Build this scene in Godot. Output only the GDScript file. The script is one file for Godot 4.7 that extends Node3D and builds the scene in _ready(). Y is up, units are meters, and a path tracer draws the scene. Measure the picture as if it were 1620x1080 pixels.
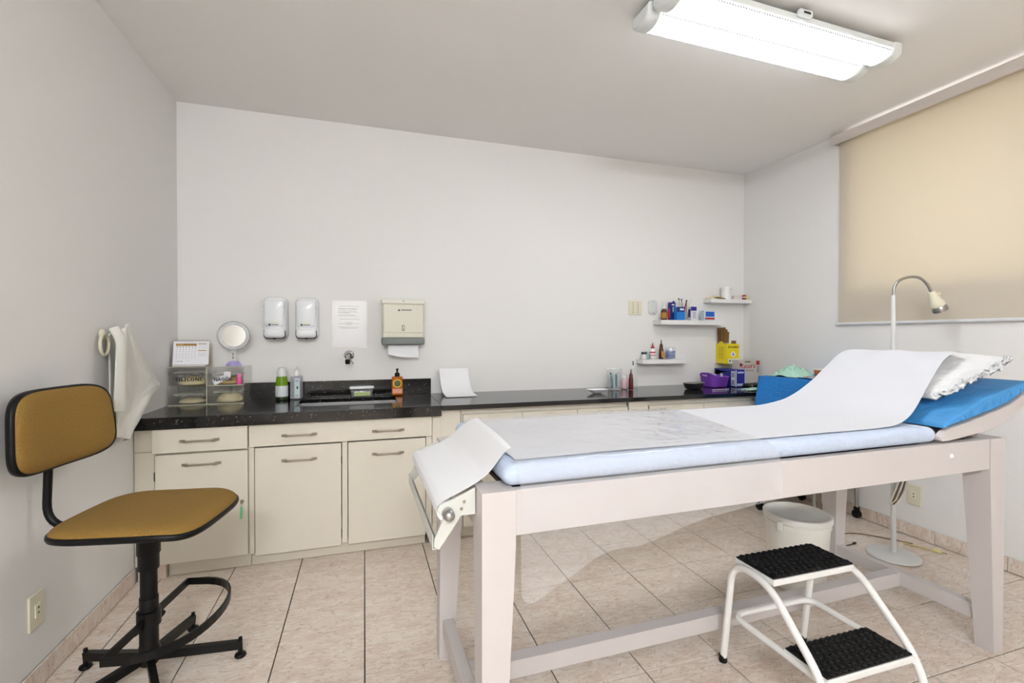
extends Node3D
# A small consulting room: examination table, granite worktop with cabinets, swivel chair.
# x runs along the back wall, z towards the viewer, y up; the camera stands above x = 0, z = 0.

const XL := -1.10
const XR := 3.241
const ZB := -3.379
const ZF := 3.00
const HC := 2.68
const CT := 0.83        # top of the worktops
const ZC := -2.77       # plane of the cabinet doors

var M := {}
var taken := {}
var rng := RandomNumberGenerator.new()
var nz := FastNoiseLite.new()

# ------------------------------------------------------------------ node helpers
func numbered(n: String) -> String:
	if not taken.has(n):
		taken[n] = 0
		return n
	taken[n] += 1
	return "%s_%03d" % [n, taken[n]]

func thing(called: String, label: String, category: String, at := Vector3.ZERO, turn := 0.0, group := "") -> Node3D:
	var o := Node3D.new()
	o.name = numbered(called)
	add_child(o)
	o.position = at
	o.rotation.y = turn
	o.set_meta("label", label)
	o.set_meta("category", category)
	if group:
		o.set_meta("group", group)
	return o

func part(called: String, mesh: Mesh, m: Material, parent: Node, at := Vector3.ZERO, rot := Vector3.ZERO) -> MeshInstance3D:
	var o := MeshInstance3D.new()
	o.name = called
	o.mesh = mesh
	o.material_override = m
	parent.add_child(o, true)
	o.position = at
	o.rotation = rot
	return o

func single(called: String, mesh: Mesh, m: Material, label: String, category: String, at := Vector3.ZERO, rot := Vector3.ZERO, group := "") -> MeshInstance3D:
	var o := part(numbered(called), mesh, m, self, at, rot)
	o.set_meta("label", label)
	o.set_meta("category", category)
	if group:
		o.set_meta("group", group)
	return o

func structure(called: String) -> Node3D:
	var o := Node3D.new()
	o.name = called
	add_child(o)
	o.set_meta("kind", "structure")
	return o

# ------------------------------------------------------------------ materials
func mat(key: String, c: Color, rough := 0.5, metal := 0.0) -> StandardMaterial3D:
	if M.has(key):
		return M[key]
	var m := StandardMaterial3D.new()
	m.resource_name = key
	m.albedo_color = c
	m.roughness = rough
	m.metallic = metal
	M[key] = m
	return m

func rgb(r: int, g: int, b: int) -> Color:
	return Color(r / 255.0, g / 255.0, b / 255.0)

func clear(key: String, c: Color, alpha: float, rough := 0.05) -> StandardMaterial3D:
	var m := mat(key, Color(c.r, c.g, c.b, alpha), rough)
	m.transparency = BaseMaterial3D.TRANSPARENCY_ALPHA
	return m

func noise_tex(freq: float, seed_: int, lo: Color, hi: Color, size := 256, octaves := 3, normal := false, type := FastNoiseLite.TYPE_SIMPLEX_SMOOTH) -> NoiseTexture2D:
	var n := FastNoiseLite.new()
	n.seed = seed_
	n.noise_type = type
	n.frequency = freq
	n.fractal_octaves = octaves
	var t := NoiseTexture2D.new()
	t.width = size
	t.height = size
	t.seamless = true
	t.noise = n
	if normal:
		t.as_normal_map = true
		t.bump_strength = 6.0
	else:
		var g := Gradient.new()
		g.colors = PackedColorArray([lo, hi])
		g.offsets = PackedFloat32Array([0.15, 0.85])
		t.color_ramp = g
	return t

func relief(m: StandardMaterial3D, freq: float, seed_: int, strength: float, scale: float, octaves := 3) -> void:
	m.normal_enabled = true
	m.normal_texture = noise_tex(freq, seed_, Color.BLACK, Color.WHITE, 256, octaves, true)
	m.normal_scale = strength
	m.uv1_triplanar = true
	m.uv1_world_triplanar = true
	m.uv1_scale = Vector3.ONE * scale

# ------------------------------------------------------------------ mesh helpers (faces are given counter-clockwise and stored clockwise)
func tri(st: SurfaceTool, a: Vector3, b: Vector3, c: Vector3) -> void:
	st.add_vertex(a)
	st.add_vertex(c)
	st.add_vertex(b)

func quad(st: SurfaceTool, a: Vector3, b: Vector3, c: Vector3, d: Vector3) -> void:
	tri(st, a, b, c)
	tri(st, a, c, d)

func start(smooth := false) -> SurfaceTool:
	var st := SurfaceTool.new()
	st.begin(Mesh.PRIMITIVE_TRIANGLES)
	st.set_smooth_group(0 if smooth else -1)
	return st

func done(st: SurfaceTool) -> ArrayMesh:
	st.generate_normals()
	return st.commit()

var box_cache := {}
func add_rbox(st: SurfaceTool, size: Vector3, r: float, at := Vector3.ZERO, basis := Basis.IDENTITY, fine := false) -> void:
	var h := size / 2.0
	r = minf(r, minf(h.x, minf(h.y, h.z)) * 0.98)
	var inner := h - Vector3.ONE * r
	for axis in 3:
		for s in [-1.0, 1.0]:
			var u := (axis + 1) % 3
			var v := (axis + 2) % 3
			var lu := cuts(h[u], r, fine)
			var lv := cuts(h[v], r, fine)
			for i in lu.size() - 1:
				for j in lv.size() - 1:
					var p: Array[Vector3] = []
					var n: Array[Vector3] = []
					for k in [[0, 0], [1, 0], [1, 1], [0, 1]]:
						var q := Vector3.ZERO
						q[axis] = s * h[axis]
						q[u] = lu[i + k[0]]
						q[v] = lv[j + k[1]]
						var c := q.clamp(-inner, inner)
						var d := (q - c).normalized()
						p.append(at + basis * (c + d * r))
						n.append(basis * d)
					var order: Array = [0, 2, 1, 0, 3, 2] if s > 0 else [0, 1, 2, 0, 2, 3]
					for o in order:
						st.set_normal(n[o])
						st.add_vertex(p[o])

func cuts(h: float, r: float, fine: bool) -> Array:
	if fine:
		return [-h, -h + r * 0.25, -h + r * 0.6, -h + r, h - r, h - r * 0.6, h - r * 0.25, h]
	return [-h, -h + r * 0.45, -h + r, h - r, h - r * 0.45, h]

func rbox(size: Vector3, r := 0.003, fine := false) -> ArrayMesh:
	var key := [size, r, fine]
	if not box_cache.has(key):
		var st := start()
		add_rbox(st, size, r, Vector3.ZERO, Basis.IDENTITY, fine)
		box_cache[key] = st.commit()
	return box_cache[key]

# several boxes that are one solid piece: each [centre, size]
func boxes(list: Array, r := 0.002) -> ArrayMesh:
	var st := start()
	for b in list:
		add_rbox(st, b[1], r, b[0])
	return st.commit()

func span(x0: float, x1: float, y0: float, y1: float, z0: float, z1: float) -> Array:
	return [Vector3((x0 + x1) / 2, (y0 + y1) / 2, (z0 + z1) / 2), Vector3(absf(x1 - x0), absf(y1 - y0), absf(z1 - z0))]

func block(called: String, b: Array, m: Material, parent: Node, r := 0.002) -> MeshInstance3D:
	return part(called, rbox(b[1], r), m, parent, b[0])

func lathe(profile: Array, seg := 24, scale := Vector3.ONE) -> ArrayMesh:
	var st := start()
	add_lathe(st, profile, seg, scale)
	return st.commit()

func add_lathe(st: SurfaceTool, profile: Array, seg := 24, scale := Vector3.ONE, at := Vector3.ZERO, basis := Basis.IDENTITY) -> void:
	var ns: Array[Vector2] = []
	for i in profile.size() - 1:
		var a: Vector2 = profile[i]
		var b: Vector2 = profile[i + 1]
		var d := (b - a).normalized()
		ns.append(Vector2(d.y, -d.x))
	for i in profile.size() - 1:
		var na := ns[i]
		var nb := ns[i]
		if i > 0 and ns[i - 1].dot(ns[i]) > 0.55:
			na = (ns[i - 1] + ns[i]).normalized()
		if i < ns.size() - 1 and ns[i + 1].dot(ns[i]) > 0.55:
			nb = (ns[i + 1] + ns[i]).normalized()
		var pa: Vector2 = profile[i]
		var pb: Vector2 = profile[i + 1]
		for k in seg:
			var t0 := TAU * k / seg
			var t1 := TAU * (k + 1) / seg
			var e0 := Vector3(cos(t0), 0, sin(t0))
			var e1 := Vector3(cos(t1), 0, sin(t1))
			var q := [[e0, pa, na], [e1, pa, na], [e1, pb, nb], [e0, pb, nb]]
			for o in [0, 2, 3, 0, 1, 2]:
				var e: Vector3 = q[o][0]
				var p: Vector2 = q[o][1]
				var n: Vector2 = q[o][2]
				if o != 0 and p.x < 1e-6 and false:
					continue
				st.set_normal((basis * (Vector3(e.x * n.x, n.y, e.z * n.x) / scale)).normalized())
				st.add_vertex(at + basis * (Vector3(e.x * p.x, p.y, e.z * p.x) * scale))

func smooth_path(pts: Array, per := 6, closed := false) -> Array[Vector3]:
	var out: Array[Vector3] = []
	var n := pts.size()
	for i in (n if closed else n - 1):
		var p0: Vector3 = pts[(i - 1 + n) % n] if closed else pts[maxi(i - 1, 0)]
		var p1: Vector3 = pts[i]
		var p2: Vector3 = pts[(i + 1) % n]
		var p3: Vector3 = pts[(i + 2) % n] if closed else pts[mini(i + 2, n - 1)]
		for k in per:
			out.append(p1.cubic_interpolate(p2, p0, p3, float(k) / per))
	if not closed:
		out.append(pts[n - 1])
	return out

func rounded_path(pts: Array, r: float, per := 5, closed := false) -> Array[Vector3]:
	var out: Array[Vector3] = []
	var n := pts.size()
	for i in n:
		var p: Vector3 = pts[i]
		if not closed and (i == 0 or i == n - 1):
			out.append(p)
			continue
		var a: Vector3 = pts[(i - 1 + n) % n]
		var b: Vector3 = pts[(i + 1) % n]
		var rr := minf(r, minf(p.distance_to(a), p.distance_to(b)) * 0.49)
		var s := p + (a - p).normalized() * rr
		var e := p + (b - p).normalized() * rr
		for k in per + 1:
			var t := float(k) / per
			out.append(s.lerp(p, t).lerp(p.lerp(e, t), t))
	return out

# a tube of round or flat (wide, high) section along a path
func add_tube(st: SurfaceTool, path: Array, radius, seg := 10, closed := false, flat := Vector2.ZERO, up0 := Vector3.UP) -> void:
	var n := path.size()
	var rings: Array = []
	var prev := Vector3.ZERO
	for i in n:
		var a: Vector3 = path[(i - 1 + n) % n] if closed else path[maxi(i - 1, 0)]
		var b: Vector3 = path[(i + 1) % n] if closed else path[mini(i + 1, n - 1)]
		var t := (b - a).normalized()
		var side: Vector3
		if prev == Vector3.ZERO or flat != Vector2.ZERO:
			var up := up0 if absf(t.dot(up0)) < 0.98 else Vector3.RIGHT
			side = t.cross(up).normalized()
		else:
			side = (prev - t * prev.dot(t)).normalized()
		prev = side
		var up2 := side.cross(t).normalized()
		var rr: float = radius[i] if radius is Array else radius
		var ring: Array = []
		if flat != Vector2.ZERO:
			for c in [Vector2(1, 1), Vector2(-1, 1), Vector2(-1, -1), Vector2(1, -1)]:
				ring.append([path[i] + side * c.x * flat.x / 2 + up2 * c.y * flat.y / 2, Vector3.ZERO])
		else:
			for k in seg:
				var an := TAU * k / seg
				var d := side * cos(an) + up2 * sin(an)
				ring.append([path[i] + d * rr, d])
		rings.append(ring)
	var m: int = rings[0].size()
	for i in (n if closed else n - 1):
		var r0: Array = rings[i]
		var r1: Array = rings[(i + 1) % n]
		for k in m:
			var q := [r0[k], r1[k], r1[(k + 1) % m], r0[(k + 1) % m]]
			var fn: Vector3 = (q[1][0] - q[0][0]).cross(q[3][0] - q[0][0]).normalized() * -1.0
			if flat != Vector2.ZERO:
				var mid: Vector3 = (q[0][0] + q[2][0]) / 2 - (path[i] + path[(i + 1) % n]) / 2
				if fn.dot(mid) < 0:
					fn = -fn
			for o in [0, 2, 1, 0, 3, 2]:
				st.set_normal(fn if flat != Vector2.ZERO else q[o][1])
				st.add_vertex(q[o][0])
	if not closed:
		for e in [0, n - 1]:
			var c: Vector3 = path[e]
			var nn: Vector3 = (path[0] - path[1]).normalized() if e == 0 else (path[n - 1] - path[n - 2]).normalized()
			for k in m:
				var a2: Vector3 = rings[e][k][0]
				var b2: Vector3 = rings[e][(k + 1) % m][0]
				for v in ([c, b2, a2] if e == 0 else [c, a2, b2]):
					st.set_normal(nn)
					st.add_vertex(v)

func tube(path: Array, radius, seg := 10, closed := false, flat := Vector2.ZERO, up0 := Vector3.UP) -> ArrayMesh:
	var st := start()
	add_tube(st, path, radius, seg, closed, flat, up0)
	return st.commit()

func inset(poly: PackedVector2Array, b: float) -> PackedVector2Array:
	var out := PackedVector2Array()
	var n := poly.size()
	for i in n:
		var d0 := (poly[i] - poly[(i - 1 + n) % n]).normalized()
		var d1 := (poly[(i + 1) % n] - poly[i]).normalized()
		var n0 := Vector2(-d0.y, d0.x)
		var n1 := Vector2(-d1.y, d1.x)
		var k := n0 + n1
		var l := maxf(k.length_squared(), 0.3)
		out.append(poly[i] + k * (2.0 * b / l))
	return out

# polygon in x, y (any winding), from z = 0 to z = -depth, with edges rounded by b
func add_extrude(st: SurfaceTool, poly_in: Array, depth: float, b := 0.0, at := Vector3.ZERO, basis := Basis.IDENTITY) -> void:
	var poly := PackedVector2Array(poly_in)
	if Geometry2D.is_polygon_clockwise(poly):
		poly.reverse()   # now counter-clockwise in y-up
	var n := poly.size()
	var loops: Array = []
	if b > 0:
		for q in [[1.0, 0.0], [0.3, 0.3], [0.0, 1.0]]:
			loops.append([inset(poly, b * q[0]), -b * q[1]])
		for q in [[0.0, 1.0], [0.3, 0.3], [1.0, 0.0]]:
			loops.append([inset(poly, b * q[0]), -depth + b * q[1]])
	else:
		loops = [[poly, 0.0], [poly, -depth]]
	var g := func(p: Vector2, z: float) -> Vector3: return at + basis * Vector3(p.x, p.y, z)
	var caps := Geometry2D.triangulate_polygon(loops[0][0])
	for i in range(0, caps.size(), 3):
		var a: PackedVector2Array = loops[0][0]
		var v := [a[caps[i]], a[caps[i + 1]], a[caps[i + 2]]]
		if (v[1] - v[0]).cross(v[2] - v[0]) < 0:
			v = [v[0], v[2], v[1]]
		var zl: float = loops[0][1]
		var ze: float = loops[-1][1]
		st.set_normal(basis * Vector3(0, 0, 1))
		for o in [0, 2, 1]:
			st.add_vertex(g.call(v[o], zl))
		st.set_normal(basis * Vector3(0, 0, -1))
		for o in [0, 1, 2]:
			st.add_vertex(g.call(v[o], ze))
	var sn: Array[Vector2] = []
	for i in n:
		var d := (poly[(i + 1) % n] - poly[i]).normalized()
		sn.append(Vector2(d.y, -d.x))
	for l in loops.size() - 1:
		var pa: PackedVector2Array = loops[l][0]
		var pb: PackedVector2Array = loops[l + 1][0]
		var za: float = loops[l][1]
		var zb: float = loops[l + 1][1]
		var za_n := 0.0
		var zb_n := 0.0
		if b > 0:
			za_n = [1.5, 0.8, 0.0, 0.0, -0.8][l]
			zb_n = [0.8, 0.0, 0.0, -0.8, -1.5][l]
		for i in n:
			var j := (i + 1) % n
			var ni := sn[i]
			var nj := sn[i]
			if sn[(i - 1 + n) % n].dot(sn[i]) > 0.6:
				ni = (sn[(i - 1 + n) % n] + sn[i]).normalized()
			if sn[j].dot(sn[i]) > 0.6:
				nj = (sn[j] + sn[i]).normalized()
			var q := [[g.call(pa[i], za), ni, za_n], [g.call(pa[j], za), nj, za_n], [g.call(pb[j], zb), nj, zb_n], [g.call(pb[i], zb), ni, zb_n]]
			for o in [0, 1, 2, 0, 2, 3]:
				var nv: Vector2 = q[o][1]
				st.set_normal((basis * Vector3(nv.x, nv.y, q[o][2])).normalized())
				st.add_vertex(q[o][0])

func extrude(poly: Array, depth: float, b := 0.0) -> ArrayMesh:
	var st := start()
	add_extrude(st, poly, depth, b)
	return st.commit()

# a cloth, paper or film: grid of points f(u, v), thick metres thick (0: a single film)
func add_sheet(st: SurfaceTool, f: Callable, nu: int, nv: int, thick := 0.0) -> void:
	var p := []
	for i in nu + 1:
		var row := []
		for j in nv + 1:
			row.append(f.call(float(i) / nu, float(j) / nv))
		p.append(row)
	var nn := []
	for i in nu + 1:
		var row := []
		for j in nv + 1:
			var du: Vector3 = p[mini(i + 1, nu)][j] - p[maxi(i - 1, 0)][j]
			var dv: Vector3 = p[i][mini(j + 1, nv)] - p[i][maxi(j - 1, 0)]
			row.append(du.cross(dv).normalized())
		nn.append(row)
	for side in ([1.0, -1.0] if thick > 0 else [1.0]):
		for i in nu:
			for j in nv:
				for o in ([[0, 0], [1, 1], [1, 0], [0, 0], [0, 1], [1, 1]] if side > 0 else [[0, 0], [1, 0], [1, 1], [0, 0], [1, 1], [0, 1]]):
					var n: Vector3 = nn[i + o[0]][j + o[1]]
					st.set_normal(n * side)
					st.set_uv(Vector2(float(i + o[0]) / nu, float(j + o[1]) / nv))
					st.add_vertex(p[i + o[0]][j + o[1]] + n * side * thick / 2)
	if thick > 0:
		var rim := []
		for i in nu:
			rim.append([[i, 0], [i + 1, 0]])
		for j in nv:
			rim.append([[nu, j], [nu, j + 1]])
		for i in range(nu, 0, -1):
			rim.append([[i, nv], [i - 1, nv]])
		for j in range(nv, 0, -1):
			rim.append([[0, j], [0, j - 1]])
		for e in rim:
			var a: Vector3 = p[e[0][0]][e[0][1]]
			var b: Vector3 = p[e[1][0]][e[1][1]]
			var na: Vector3 = nn[e[0][0]][e[0][1]] * thick / 2
			var nb: Vector3 = nn[e[1][0]][e[1][1]] * thick / 2
			var out := (b - a).cross(na).normalized()
			for v in [a + na, b - nb, a - na, a + na, b + nb, b - nb]:
				st.set_normal(out)
				st.set_uv(Vector2.ZERO)
				st.add_vertex(v)

func sheet(f: Callable, nu: int, nv: int, thick := 0.0) -> ArrayMesh:
	var st := start()
	add_sheet(st, f, nu, nv, thick)
	return st.commit()

func text(called: String, words: String, height: float, m: Material, parent: Node, at: Vector3, rot := Vector3.ZERO, bold := true, narrow := 1.0, slant := 0.0) -> MeshInstance3D:
	var t := TextMesh.new()
	var f := SystemFont.new()
	f.font_names = PackedStringArray(["Droid Sans"])
	f.font_weight = 700 if bold else 400
	t.font = f
	t.text = words
	t.font_size = 32
	t.pixel_size = height / 24.0
	t.depth = 0.0006
	t.curve_step = 4.0
	var o := part(called, t, m, parent, at, rot)
	if narrow != 1.0:
		o.scale = Vector3(narrow, 1, 1)
	return o

func curve_at(pts: Array, x: float) -> float:
	if x <= pts[0].x:
		return pts[0].y
	for i in pts.size() - 1:
		if x <= pts[i + 1].x:
			var t: float = (x - pts[i].x) / (pts[i + 1].x - pts[i].x)
			var p0: Vector2 = pts[maxi(i - 1, 0)]
			var p3: Vector2 = pts[mini(i + 2, pts.size() - 1)]
			return cubic_interpolate(pts[i].y, pts[i + 1].y, p0.y, p3.y, t) if true else 0.0
	return pts[-1].y

# ------------------------------------------------------------------ the scene
func _ready() -> void:
	rng.seed = 7
	nz.seed = 3
	nz.frequency = 1.0
	view_and_light()
	materials()
	room()
	window_and_blind()
	ceiling_light()
	cabinets()
	worktops()
	exam_table()
	bedding()
	paper_dispenser()
	swivel_chair()
	step_stool()
	floor_things()
	wall_things()
	counter_things()
	shelf_things()
	corner_things()

func view_and_light() -> void:
	var cam := Camera3D.new()
	cam.name = "camera"
	add_child(cam)
	cam.position = Vector3(0, 1.237, 0)
	cam.basis = Basis(Vector3.UP, -0.3055) * Basis(Vector3.RIGHT, -0.0105) * Basis(Vector3.BACK, 0.0014)
	cam.fov = 72.23
	cam.near = 0.02
	cam.current = true
	var we := WorldEnvironment.new()
	we.name = "environment"
	var e := Environment.new()
	e.background_mode = Environment.BG_SKY
	var sky := Sky.new()
	var sm := ProceduralSkyMaterial.new()
	sm.sky_top_color = rgb(222, 226, 236)
	sm.sky_horizon_color = rgb(240, 239, 242)
	sm.ground_bottom_color = rgb(196, 193, 194)
	sm.ground_horizon_color = rgb(222, 219, 220)
	sm.energy_multiplier = 5.0
	sky.sky_material = sm
	e.sky = sky
	e.tonemap_mode = Environment.TONE_MAPPER_LINEAR
	e.tonemap_exposure = 1.76
	e.sdfgi_enabled = true
	e.ssao_enabled = true
	e.ssil_enabled = true
	we.environment = e
	add_child(we)

func materials() -> void:
	var plaster := mat("wall paint", rgb(236, 234, 231), 0.75)
	relief(plaster, 0.02, 11, 0.05, 1.3, 4)
	var white := mat("ceiling paint", rgb(244, 242, 239), 0.85)
	relief(white, 0.02, 12, 0.05, 1.1, 4)
	mat("cream lacquer", rgb(224, 217, 201), 0.38)
	mat("cream edge", rgb(222, 214, 196), 0.5)
	mat("white paint", rgb(203, 196, 193), 0.42)
	mat("steel", rgb(176, 176, 174), 0.28, 1.0)
	mat("satin steel", rgb(160, 148, 134), 0.42, 0.7)
	mat("chrome", rgb(200, 200, 200), 0.12, 1.0)
	mat("black plastic", rgb(11, 11, 12), 0.42).metallic_specular = 0.35
	mat("black metal", rgb(10, 10, 10), 0.38).metallic_specular = 0.35
	mat("black rubber", rgb(15, 15, 16), 0.6).metallic_specular = 0.4
	mat("white plastic", rgb(236, 236, 236), 0.3)
	mat("ivory plastic", rgb(226, 220, 196), 0.42)
	mat("dark", rgb(24, 22, 20), 0.6)
	mat("ink", rgb(25, 25, 28), 0.7)
	mat("paper", rgb(240, 240, 241), 0.8)
	mat("grout", rgb(36, 30, 26), 0.95)
	granite_material()
	tile_material()
	var cloth := mat("chair cloth", Color.WHITE, 0.92)
	cloth.albedo_texture = noise_tex(0.09, 21, rgb(130, 98, 38), rgb(146, 114, 52), 512, 4)
	cloth.uv1_triplanar = true
	cloth.uv1_scale = Vector3.ONE * 3.0
	cloth.normal_enabled = true
	cloth.normal_texture = noise_tex(0.35, 22, Color.BLACK, Color.WHITE, 256, 2, true)
	cloth.normal_scale = 0.12
	var towel := mat("towel cloth", rgb(241, 239, 230), 0.95)
	relief(towel, 0.3, 31, 0.7, 8.0)
	var blue := mat("blue non-woven", rgb(30, 122, 200), 0.72)
	relief(blue, 0.03, 41, 0.55, 3.0, 3)
	var cover := mat("head cover blue with sheen", rgb(66, 146, 208), 0.6)  # lighter than the drape blue: glossy sheen is put into the colour
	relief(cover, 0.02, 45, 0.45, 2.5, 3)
	var lblue := mat("pale blue sheet", rgb(194, 206, 225), 0.8)
	relief(lblue, 0.025, 42, 0.5, 3.0, 3)
	var pil := mat("pillow cloth", rgb(222, 222, 222), 0.85)
	relief(pil, 0.025, 43, 0.6, 4.0, 3)
	var film := clear("clear film", rgb(245, 246, 250), 0.13, 0.12)
	relief(film, 0.016, 44, 0.22, 2.0, 2)
	clear("acrylic", rgb(225, 224, 205), 0.06, 0.03)
	mat("acrylic edge", rgb(214, 210, 184), 0.25)
	clear("clear plastic", rgb(232, 236, 238), 0.13, 0.06)

func granite_material() -> void:
	var im := Image.create(512, 512, false, Image.FORMAT_RGB8)
	im.fill(Color(0.03, 0.03, 0.033))
	var r := RandomNumberGenerator.new()
	r.seed = 5
	for i in 5200:
		var x := r.randi_range(0, 509)
		var y := r.randi_range(0, 509)
		var k := r.randf()
		var c := Color(0.09, 0.09, 0.1)
		if k > 0.93:
			c = Color(0.66, 0.63, 0.58)
		elif k > 0.80:
			c = Color(0.30, 0.26, 0.21)
		elif k > 0.5:
			c = Color(0.02, 0.02, 0.022)
		im.fill_rect(Rect2i(x, y, r.randi_range(1, 4), r.randi_range(1, 4)), c)
	var m := mat("black granite", Color.WHITE, 0.13)
	m.albedo_texture = ImageTexture.create_from_image(im)
	m.uv1_triplanar = true
	m.uv1_world_triplanar = true
	m.uv1_scale = Vector3.ONE * 1.6

func tile_material() -> void:
	var s := 1024
	var im := Image.create(s, s, false, Image.FORMAT_RGB8)
	var a := FastNoiseLite.new()
	a.seed = 1
	a.frequency = 0.006
	a.fractal_octaves = 4
	var b := FastNoiseLite.new()
	b.seed = 2
	b.frequency = 0.02
	b.fractal_octaves = 4
	var c := FastNoiseLite.new()
	c.seed = 9
	c.frequency = 0.011
	c.fractal_octaves = 3
	c.fractal_type = FastNoiseLite.FRACTAL_RIDGED
	for y in s:
		for x in s:
			var n1 := a.get_noise_2d(x * 0.6, y * 1.3)
			var n2 := b.get_noise_2d(x * 0.5, y * 1.6)
			var n3 := c.get_noise_2d(x * 0.5, y * 1.9)
			var col := Color(0.893, 0.842, 0.79).lerp(Color(0.85, 0.778, 0.716), clampf(0.5 + n1 * 1.1, 0, 1))
			col = col.lerp(Color(0.93, 0.90, 0.86), clampf(n2 * 1.3, 0, 0.75))
			col = col.lerp(Color(0.66, 0.55, 0.48), clampf((n3 - 0.55) * 1.4, 0, 0.55))
			im.set_pixel(x, y, col)
	var r := RandomNumberGenerator.new()
	r.seed = 6
	for i in 520:     # short dark vein marks
		var p := Vector2(r.randf() * s, r.randf() * s)
		var d := Vector2.from_angle(r.randf_range(-0.5, 0.5))
		var dark := Color(0.42, 0.33, 0.28).lerp(Color(0.6, 0.48, 0.41), r.randf())
		var turn := r.randf_range(-0.08, 0.08)
		for k in r.randi_range(6, 34):
			var q := Vector2i(posmod(int(p.x), s - 2), posmod(int(p.y), s - 2))
			im.set_pixelv(q, im.get_pixelv(q).lerp(dark, 0.75))
			if k % 3:
				im.set_pixelv(q + Vector2i(0, 1), im.get_pixelv(q + Vector2i(0, 1)).lerp(dark, 0.4))
			d = d.rotated(turn + r.randf_range(-0.25, 0.25))
			p += d
	var m := mat("stone tile", Color.WHITE, 0.28)
	m.albedo_texture = ImageTexture.create_from_image(im)

func tile_mesh(w: float, d: float, off: Vector2) -> ArrayMesh:
	var st := start()
	var b := 0.0012
	var t := 0.006
	var o := [Vector2(-w / 2, -d / 2), Vector2(w / 2, -d / 2), Vector2(w / 2, d / 2), Vector2(-w / 2, d / 2)]
	var put := func(v: Vector3) -> void:
		st.set_uv(off + Vector2(v.x, v.z) * 1.35)
		st.add_vertex(v)
	var top: Array[Vector3] = []
	var mid: Array[Vector3] = []
	var low: Array[Vector3] = []
	for p in o:
		top.append(Vector3(p.x - signf(p.x) * b, 0, p.y - signf(p.y) * b))
		mid.append(Vector3(p.x, -b, p.y))
		low.append(Vector3(p.x, -t, p.y))
	for v in [0, 1, 2, 0, 2, 3]:
		put.call(top[v])
	for i in 4:
		var j := (i + 1) % 4
		for v in [top[i], mid[i], mid[j], top[i], mid[j], top[j], mid[i], low[i], low[j], mid[i], low[j], mid[j]]:
			put.call(v)
	st.generate_normals()
	return st.commit()

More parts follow.
